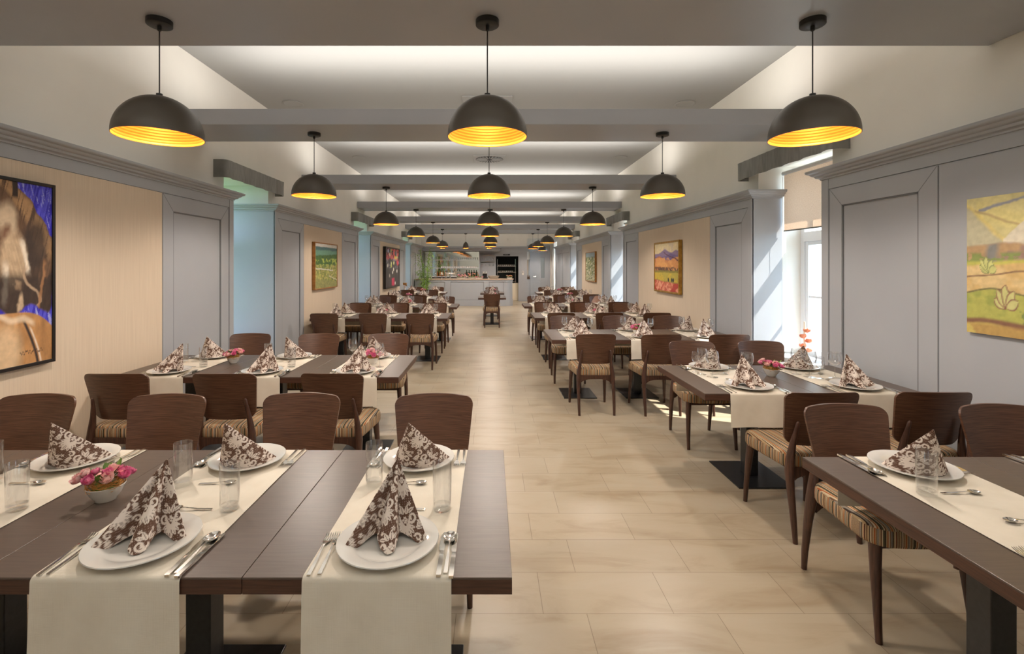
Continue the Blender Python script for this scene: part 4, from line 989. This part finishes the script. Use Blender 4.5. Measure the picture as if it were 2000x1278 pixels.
painting(-1, 8.18, 9.37, 1.185, 2.005, img_valley, 'woodframe', 0.02, 0.05, 'green valley landscape in a thin wooden frame on the left wall', nu=150)
painting(-1, 13.55, 15.6, 0.94, 2.14, img_dark, 'blackframe', 0.035, 0.08, 'dark abstract painting with red patches in a black frame', nu=120)
painting(1, 1.75, 3.0, 1.19, 2.01, img_yellow, None, 0.0, 0.025, 'unframed yellow landscape canvas, nearest on the right wall', 'canvas_painting', nu=220)
painting(1, 7.53, 8.68, 1.145, 2.005, img_mountain, 'goldframe', 0.03, 0.05, 'purple mountain landscape in a gold frame on the right wall', nu=150)
painting(1, 13.62, 14.98, 1.13, 2.0, img_village, 'woodframe', 0.022, 0.05, 'small green village landscape, farthest on the right wall', nu=110)

# ------------------------------------------------------------------ bar
bar = empty('bar_counter', (0,19.1,0))
def barX(px, d=19.1): return (px-959)/944*d
xl, xr = -FL+0.02, 0.86; R = 0.32
def bar_outline(off, front=0.0):
    # plan outline with rounded right-front corner; y local (0 = front face)
    pts = [(xl, -off), (xr-R, -off)] + [(xr-R+(R+off)*math.sin(t), R-(R+off)*math.cos(t)) for t in [PI/2*k/12 for k in range(1,13)]] + [(xr+off, 0.9), (xl, 0.9)]
    return pts
def prism(mb, pts, z0, z1):
    n = len(pts); mb.rings([[(x,y,z0) for x,y in pts],[(x,y,z1) for x,y in pts]]); return mb
b = MB().m('grey'); prism(b, bar_outline(0.0), 0.0, 1.035); b.build('bar_front', bar, angle=40)
b = MB().m('grey'); prism(b, bar_outline(0.022), 0.0, 0.24); prism(b, bar_outline(0.022), 0.96, 1.034)
for a_, c_ in ((xl,-2.75),(-1.82,-1.60),(-0.28,-0.08)): b.box(a_,c_,-0.022,0,0.24,0.96)
b.m('groove')  # panel border lines darkened in colour where relief shade would fall
for a_, c_ in ((-2.75,-1.82),(-1.60,-0.28),(-0.08,0.50)):
    b.box(a_,a_+0.012,-0.010,-0.001,0.24,0.96).box(c_-0.012,c_,-0.010,-0.001,0.24,0.96).box(a_+0.012,c_-0.012,-0.010,-0.001,0.948,0.96).box(a_+0.012,c_-0.012,-0.010,-0.001,0.24,0.252)
b.build('bar_framing', bar, angle=40)
b = MB().m('countertop'); prism(b, bar_outline(0.05), 1.036, 1.072); b.build('counter_top', bar, True, 0.004, angle=40)
tag(bar, 'grey panelled bar counter with rounded right end and beige stone top', 'bar counter')
# soffit over the back bar
struct(MB().m('grey').box(-UL+0.002,0.42,21.25,BW-0.052,2.24,2.36).box(-UL+0.002,0.46,21.21,BW-0.052,2.36,2.42), 'trim_soffit', bevel=0.004)
# back bar shelving with mirror
sh = empty('back_bar_shelving', (0,BW,0))
sx0, sx1 = -2.95, -0.53
NTH = 'first second third fourth fifth sixth seventh eighth ninth tenth eleventh twelfth thirteenth fourteenth fifteenth sixteenth seventeenth eighteenth nineteenth twentieth'.split()
MB().m('mirror').box(sx0,sx1,-0.02,-0.014,1.10,2.22).build('mirror', sh, False)
for z in (1.12, 1.50, 1.86): MB().m('white').box(sx0,sx1,-0.24,-0.022,z-0.018,z).build('shelf', sh, False, 0.002)
MB().m('grey').box(sx1,sx1+0.03,-0.26,-0.013,0,2.235).box(sx0,sx1,-0.55,-0.022,0,1.0).m('countertop').box(sx0,sx1,-0.57,-0.022,1.0,1.03).build('cabinet', sh, False, 0.003)
tag(sh, 'mirrored shelving behind the bar holding rows of glasses', 'shelving')
sg = MB().m('glass').lathe([(0.0001,0.002),(0.028,0.002),(0.036,0.11),(0.034,0.11),(0.026,0.008),(0.0001,0.008)],(0,0,0),12).build('shelf_glass')
sg2 = MB().m('china').lathe([(0.0001,0.0),(0.03,0.0),(0.042,0.06),(0.039,0.06),(0.028,0.006),(0.0001,0.006)],(0,0,0),12).build('shelf_cup')
bt = MB().m('bottle').lathe([(0.0001,0),(0.036,0),(0.038,0.02),(0.038,0.17),(0.015,0.21),(0.013,0.28),(0.0001,0.285)],(0,0,0),14).build('bottle')
bt2 = MB().m('amber').lathe([(0.0001,0),(0.036,0),(0.038,0.02),(0.038,0.15),(0.014,0.19),(0.013,0.25),(0.0001,0.255)],(0,0,0),14).build('spirit_bottle')
for k in range(16):
    x = sx0+0.9+k*0.096
    
    inst(sg, (x,BW-0.12,1.862), 0, 'clear glass on the top shelf behind the bar, %s from left' % NTH[k], 'glass', 'glasses on the top bar shelf')
for k in range(20):
    x = sx0+0.75+k*0.082
    inst(sg2, (x,BW-0.12,1.502), 0, 'white cup on the middle shelf behind the bar, %s from left' % NTH[k], 'cup', 'cups on the middle bar shelf')
for k in range(5):
    inst(bt, (sx1-0.12-0.11*k,BW-0.13,1.122), 0, 'dark bottle on the lowest shelf behind the bar, %s from right' % NTH[k], 'bottle', 'dark bottles behind the bar')
for k in range(4):
    inst(bt2, (sx1-1.5-0.12*k,BW-0.13,1.122), 0, 'amber spirit bottle on the lowest shelf behind the bar, %s from right' % NTH[k], 'bottle', 'amber bottles behind the bar')
# stemmed glasses hanging on the grey panel between shelves and kitchen doorway
rk = empty('glass_rack', (0,BW,0))
for z in (2.06,1.78): MB().m('steel').box(-0.46,0.16,-0.16,-0.013,z,z+0.008).build('rail', rk, False)
tag(rk, 'metal rack for hanging glasses left of the kitchen doorway', 'rack')
hg = MB().m('glass').lathe([(0.0001,0.0),(0.032,-0.002),(0.034,-0.004),(0.004,-0.01),(0.0035,-0.09),(0.02,-0.10),(0.037,-0.14),(0.031,-0.19),(0.029,-0.19),(0.034,-0.14),(0.0001,-0.102)],(0,0,0),14).build('hanging_glass')
for z,nm in ((2.058,'upper'),(1.778,'lower')):
    for k in range(4):
        inst(hg, (-0.40+k*0.165,BW-0.09,z), 0, 'stemmed glass hanging from the %s rail by the kitchen doorway, %s from left' % (nm, NTH[k]), 'glass', 'glasses hanging from the %s rail' % nm)
# things on the counter
CTZ = 1.0725; CY = 19.1
def arrangement(x, y, z, w, d, h, mats, label, seed, name='flower_arrangement'):
    rr = random.Random(seed); e = empty(name, (x,y,z))
    MB().m('china').lathe([(0.0001,0),(0.06,0),(0.085,0.05),(0.08,0.05),(0.0001,0.02)],(0,0,0),20,w/0.18,d/0.18).build('bowl', e)
    for mt in mats:
        mb = MB().m(mt)
        for k in range(7):
            bloom(mb, (rr.uniform(-w/2,w/2)*0.85, rr.uniform(-d/2,d/2)*0.7, 0.06+rr.uniform(0.0,h)), rr.uniform(0.035,0.05), rr, 2, 6)
        mb.build('blossoms', e, angle=80)
    mb = MB().m('leafg')
    for k in range(26):
        a = rr.uniform(0,2*PI); petal(mb, (rr.uniform(-w/2,w/2)*0.7, rr.uniform(-d/2,d/2)*0.5, 0.04), (math.cos(a),math.sin(a)*0.6,0.5), (0,0,1), rr.uniform(0.06,0.11), 0.016, 0.2)
    mb.build('leaves', e, angle=80); tag(e, label, 'flowers')
arrangement(-1.18,CY+0.30,CTZ,0.46,0.22,0.09,['palepink','lily','pink'],'long arrangement of pink and white flowers on the bar counter',1)
arrangement(-0.78,CY+0.62,CTZ,0.36,0.2,0.14,['peach','palepink'],'peach flower arrangement at the back of the bar counter',2)
arrangement(-0.46,CY+0.18,CTZ,0.34,0.18,0.005,['pink','lily'],'low pink flower bowl on the bar counter before the cups',3)
arrangement(0.79-0.04,CY+0.48,CTZ,0.26,0.18,0.06,['palepink','straw'],'white flower arrangement at the right end of the bar counter',4)
e = empty('cup_basket', (0.10,CY+0.4,CTZ))
MB().m('wicker').lathe([(0.0001,0),(0.15,0),(0.20,0.05),(0.235,0.12),(0.225,0.12),(0.19,0.06),(0.14,0.012),(0.0001,0.012)],(0,0,0),32,1,0.8).build('basket', e)
tag(e, 'oval wicker basket of white cups on the bar counter', 'basket')
rr = random.Random(4)
for q_, (dx,dy,dz) in enumerate([(-0.13,0,0.085),(-0.04,-0.05,0.09),(0.05,0.03,0.09),(0.13,0,0.09),(-0.09,0.08,0.10),(0.0,0.1,0.10),(0.09,0.09,0.10),(-0.14,-0.06,0.09),(0.12,-0.07,0.09)]):
    inst(sg2, (0.10+dx,CY+0.4+dy,CTZ+dz-0.03), 0, 'white cup in the wicker basket on the bar, %s' % ('left front','left of centre, front','right of centre','far right','left, behind','centre, behind','right, behind','leftmost, lowest','rightmost, lowest')[q_], 'cup', 'cups in the basket')
e = empty('coffee_grinder', (-0.25,CY+0.52,CTZ))
MB().m('black').box(-0.12,0.12,-0.12,0.12,0,0.06).box(-0.09,0.09,-0.02,0.12,0.06,0.20).build('body', e, False, 0.01)
MB().m('steel').box(-0.11,0.11,-0.1,0.12,0.20,0.225).build('top', e, False, 0.004)
tag(e, 'black coffee machine on the bar beside the cup basket', 'coffee machine')
for k,x in enumerate((-0.31,-0.20)):
    inst(sg2, (x,CY+0.52,CTZ+0.226), 0, 'white cup on the coffee machine, %s of two' % ('left','right')[k], 'cup', 'cups on the coffee machine')
e = empty('beer_tap', (-1.66,CY+0.55,CTZ))
MB().m('steel').lathe([(0.0001,0),(0.07,0),(0.07,0.015),(0.035,0.03),(0.03,0.20),(0.0001,0.20)],(0,0,0),20).tube([(-0.18,0,0.21),(0.18,0,0.21)],0.035,14).build('tower', e)
for dx in (-0.12,0,0.12):
    MB().m('steel').tube([(dx,0,0.21),(dx,-0.07,0.21),(dx,-0.075,0.15)],0.010,8).build('spout', e)
    MB().m('black').tube([(dx,-0.03,0.235),(dx,-0.05,0.33)],[0.010,0.018],8).build('handle', e)
tag(e, 'chrome beer tap with three spouts on the bar counter', 'beer tap')
e = empty('candle_stand', (-2.0,CY+0.5,CTZ))
MB().m('steel').lathe([(0.0001,0),(0.055,0),(0.05,0.012),(0.010,0.03),(0.010,0.15),(0.07,0.16),(0.07,0.17),(0.0001,0.17)],(0,0,0),20).build('stand', e)
MB().m('wax').lathe([(0.0001,0.17),(0.035,0.17),(0.035,0.25),(0.0001,0.25)],(0,0,0),16).build('candle', e)
tag(e, 'short ivory pillar candle on a metal stand on the bar', 'candle')
car = MB().m('glass').lathe([(0.0001,0.003),(0.055,0.003),(0.06,0.03),(0.03,0.14),(0.028,0.19),(0.038,0.22),(0.036,0.22),(0.026,0.19),(0.028,0.14),(0.057,0.03),(0.0001,0.008)],(0,0,0),20).build('carafe')
for k,(x,w_) in enumerate(((-2.42,'leftmost'),(-2.24,'middle'),(-1.82,'rightmost'))):
    inst(car, (x,CY+0.35,CTZ), 0, 'clear glass carafe on the bar counter, %s of three' % w_, 'carafe', 'carafes on the bar')
# kitchen doorway contents
kr = empty('kitchen_rack', (0.72,22.6,0))
for x in (-0.42,0.42):
    for y in (-0.16,0.16): MB().m('steel').tube([(x,y,0),(x,y,1.9)],0.014,8).build('post', kr)
for z in (0.3,0.85,1.28,1.56): MB().m('steel').box(-0.44,0.44,-0.18,0.18,z,z+0.02).build('shelf', kr, False)
tag(kr, 'steel kitchen shelving seen through the doorway behind the bar', 'rack')
for z,nm,n_ in ((1.582,'top shelf',9),(1.302,'second shelf',8)):
    for k in range(n_): inst(sg2, (0.36+k*0.09,22.5,z), 0, 'white cup on the %s of the kitchen rack, %s from left' % (nm, NTH[k]), 'cup', 'cups on the %s of the kitchen rack' % nm)
tag(MB().m('wax').box(-0.16,0.16,-0.15,0.15,0,0.80).build('kitchen_cabinet', None, False, 0.01, loc=(1.08,22.15,0)), 'pale kitchen bin cabinet inside the doorway behind the bar', 'cabinet')
e = empty('door_sign', (0.70,BW-0.013,2.06)); MB().m('black').box(-0.15,0.15,-0.02,0,0,0.055).build('plate', e, False, 0.002)
MB().m('whiteplastic').box(-0.10,0.06,-0.0215,-0.0202,0.022,0.032).build('lettering_band', e, False); tag(e, 'small black sign over the kitchen doorway', 'sign')
o = MB().m('whiteplastic').box(-0.04,0.04,-0.02,0,-0.09,0.09).m('black').box(-0.02,0.02,-0.0215,-0.02,0.02,0.06).build('intercom', None, False, 0.002, loc=(1.43,BW-0.0125,1.27)); tag(o, 'white intercom panel right of the kitchen doorway', 'intercom')
o = MB().m('whiteplastic').lathe([(0.0001,0),(0.045,0),(0.045,0.03),(0.0001,0.035)],(0,0,0),16).build('wall_alarm', None, loc=(0.75,BW+0.029,2.78)); o.rotation_euler = (PI/2,0,0); tag(o, 'small white round alarm on the wall above the kitchen', 'alarm')

# tall bamboo-like plant at the left end of the bar
def plant(x, y):
    rr = random.Random(12); e = empty('bamboo_plant', (x,y,0))
    MB().m('glassbase').lathe([(0.0001,0),(0.09,0),(0.10,0.02),(0.075,0.50),(0.09,0.62),(0.086,0.62),(0.070,0.5),(0.0001,0.03)],(0,0,0),20).build('vase', e)
    fol = MB().m('plantg')
    for k in range(15):
        a = rr.uniform(0,2*PI); top = rr.uniform(1.3,2.4); sp = rr.uniform(0.12,0.46)
        pts = [(sp*(t**1.6)*math.cos(a), sp*(t**1.6)*math.sin(a), 0.1+(top-0.1)*t) for t in [j/8 for j in range(9)]]
        MB().m('plantg').tube(pts, [0.007-0.0006*j for j in range(9)], 6).build('stem', e)
        for j in range(34):
            t = rr.uniform(0.3,1.0); p = (sp*(t**1.6)*math.cos(a), sp*(t**1.6)*math.sin(a), 0.1+(top-0.1)*t)
            b_ = rr.uniform(0,2*PI); petal(fol, p, (math.cos(b_),math.sin(b_),rr.uniform(0.1,1.3)), (0,0,1), rr.uniform(0.18,0.36), 0.013, -0.5, 4)
    fol.build('foliage', e, angle=80)
    tag(e, 'tall feathery green bamboo plant standing before the left end of the bar', 'plant')
plant(-2.50, 18.50)
e = empty('dried_flower_vase', (-2.78,15.62,TZ)); MB().m('china').lathe([(0.0001,0),(0.03,0),(0.045,0.05),(0.02,0.10),(0.024,0.13),(0.0001,0.12)],(0,0,0),16).build('vase', e)
mb = MB().m('straw'); rr = random.Random(2)
for k in range(8): bloom(mb, (rr.uniform(-.04,.04),rr.uniform(-.04,.04),0.20+rr.uniform(0,.09)), 0.045, rr, 2, 6)
mb.tube([(0,0,0.1),(0,0,0.25)],0.008,6); mb.build('dried_flowers', e, angle=80); tag(e, 'vase of orange dried flowers by the left wall on the farthest row', 'vase')

for k,(x,lab) in enumerate(((-2.74,'dark'),(-2.64,'small dark'))):
    pm = MB().m('wood').lathe([(0.0001,0),(0.026,0),(0.024,0.02),(0.016,0.06),(0.024,0.10),(0.022,0.12),(0.012,0.13),(0.016,0.145),(0.0001,0.16)],(0,0,0),16).build('pepper_mill', None, loc=(x,12.93,TZ+0.004))
    if k: pm.scale = (0.85,0.85,0.8)
    tag(pm, '%s turned wooden mill on wall-end table, fifth row left of aisle' % lab, 'pepper mill', 'mills on the fifth row')
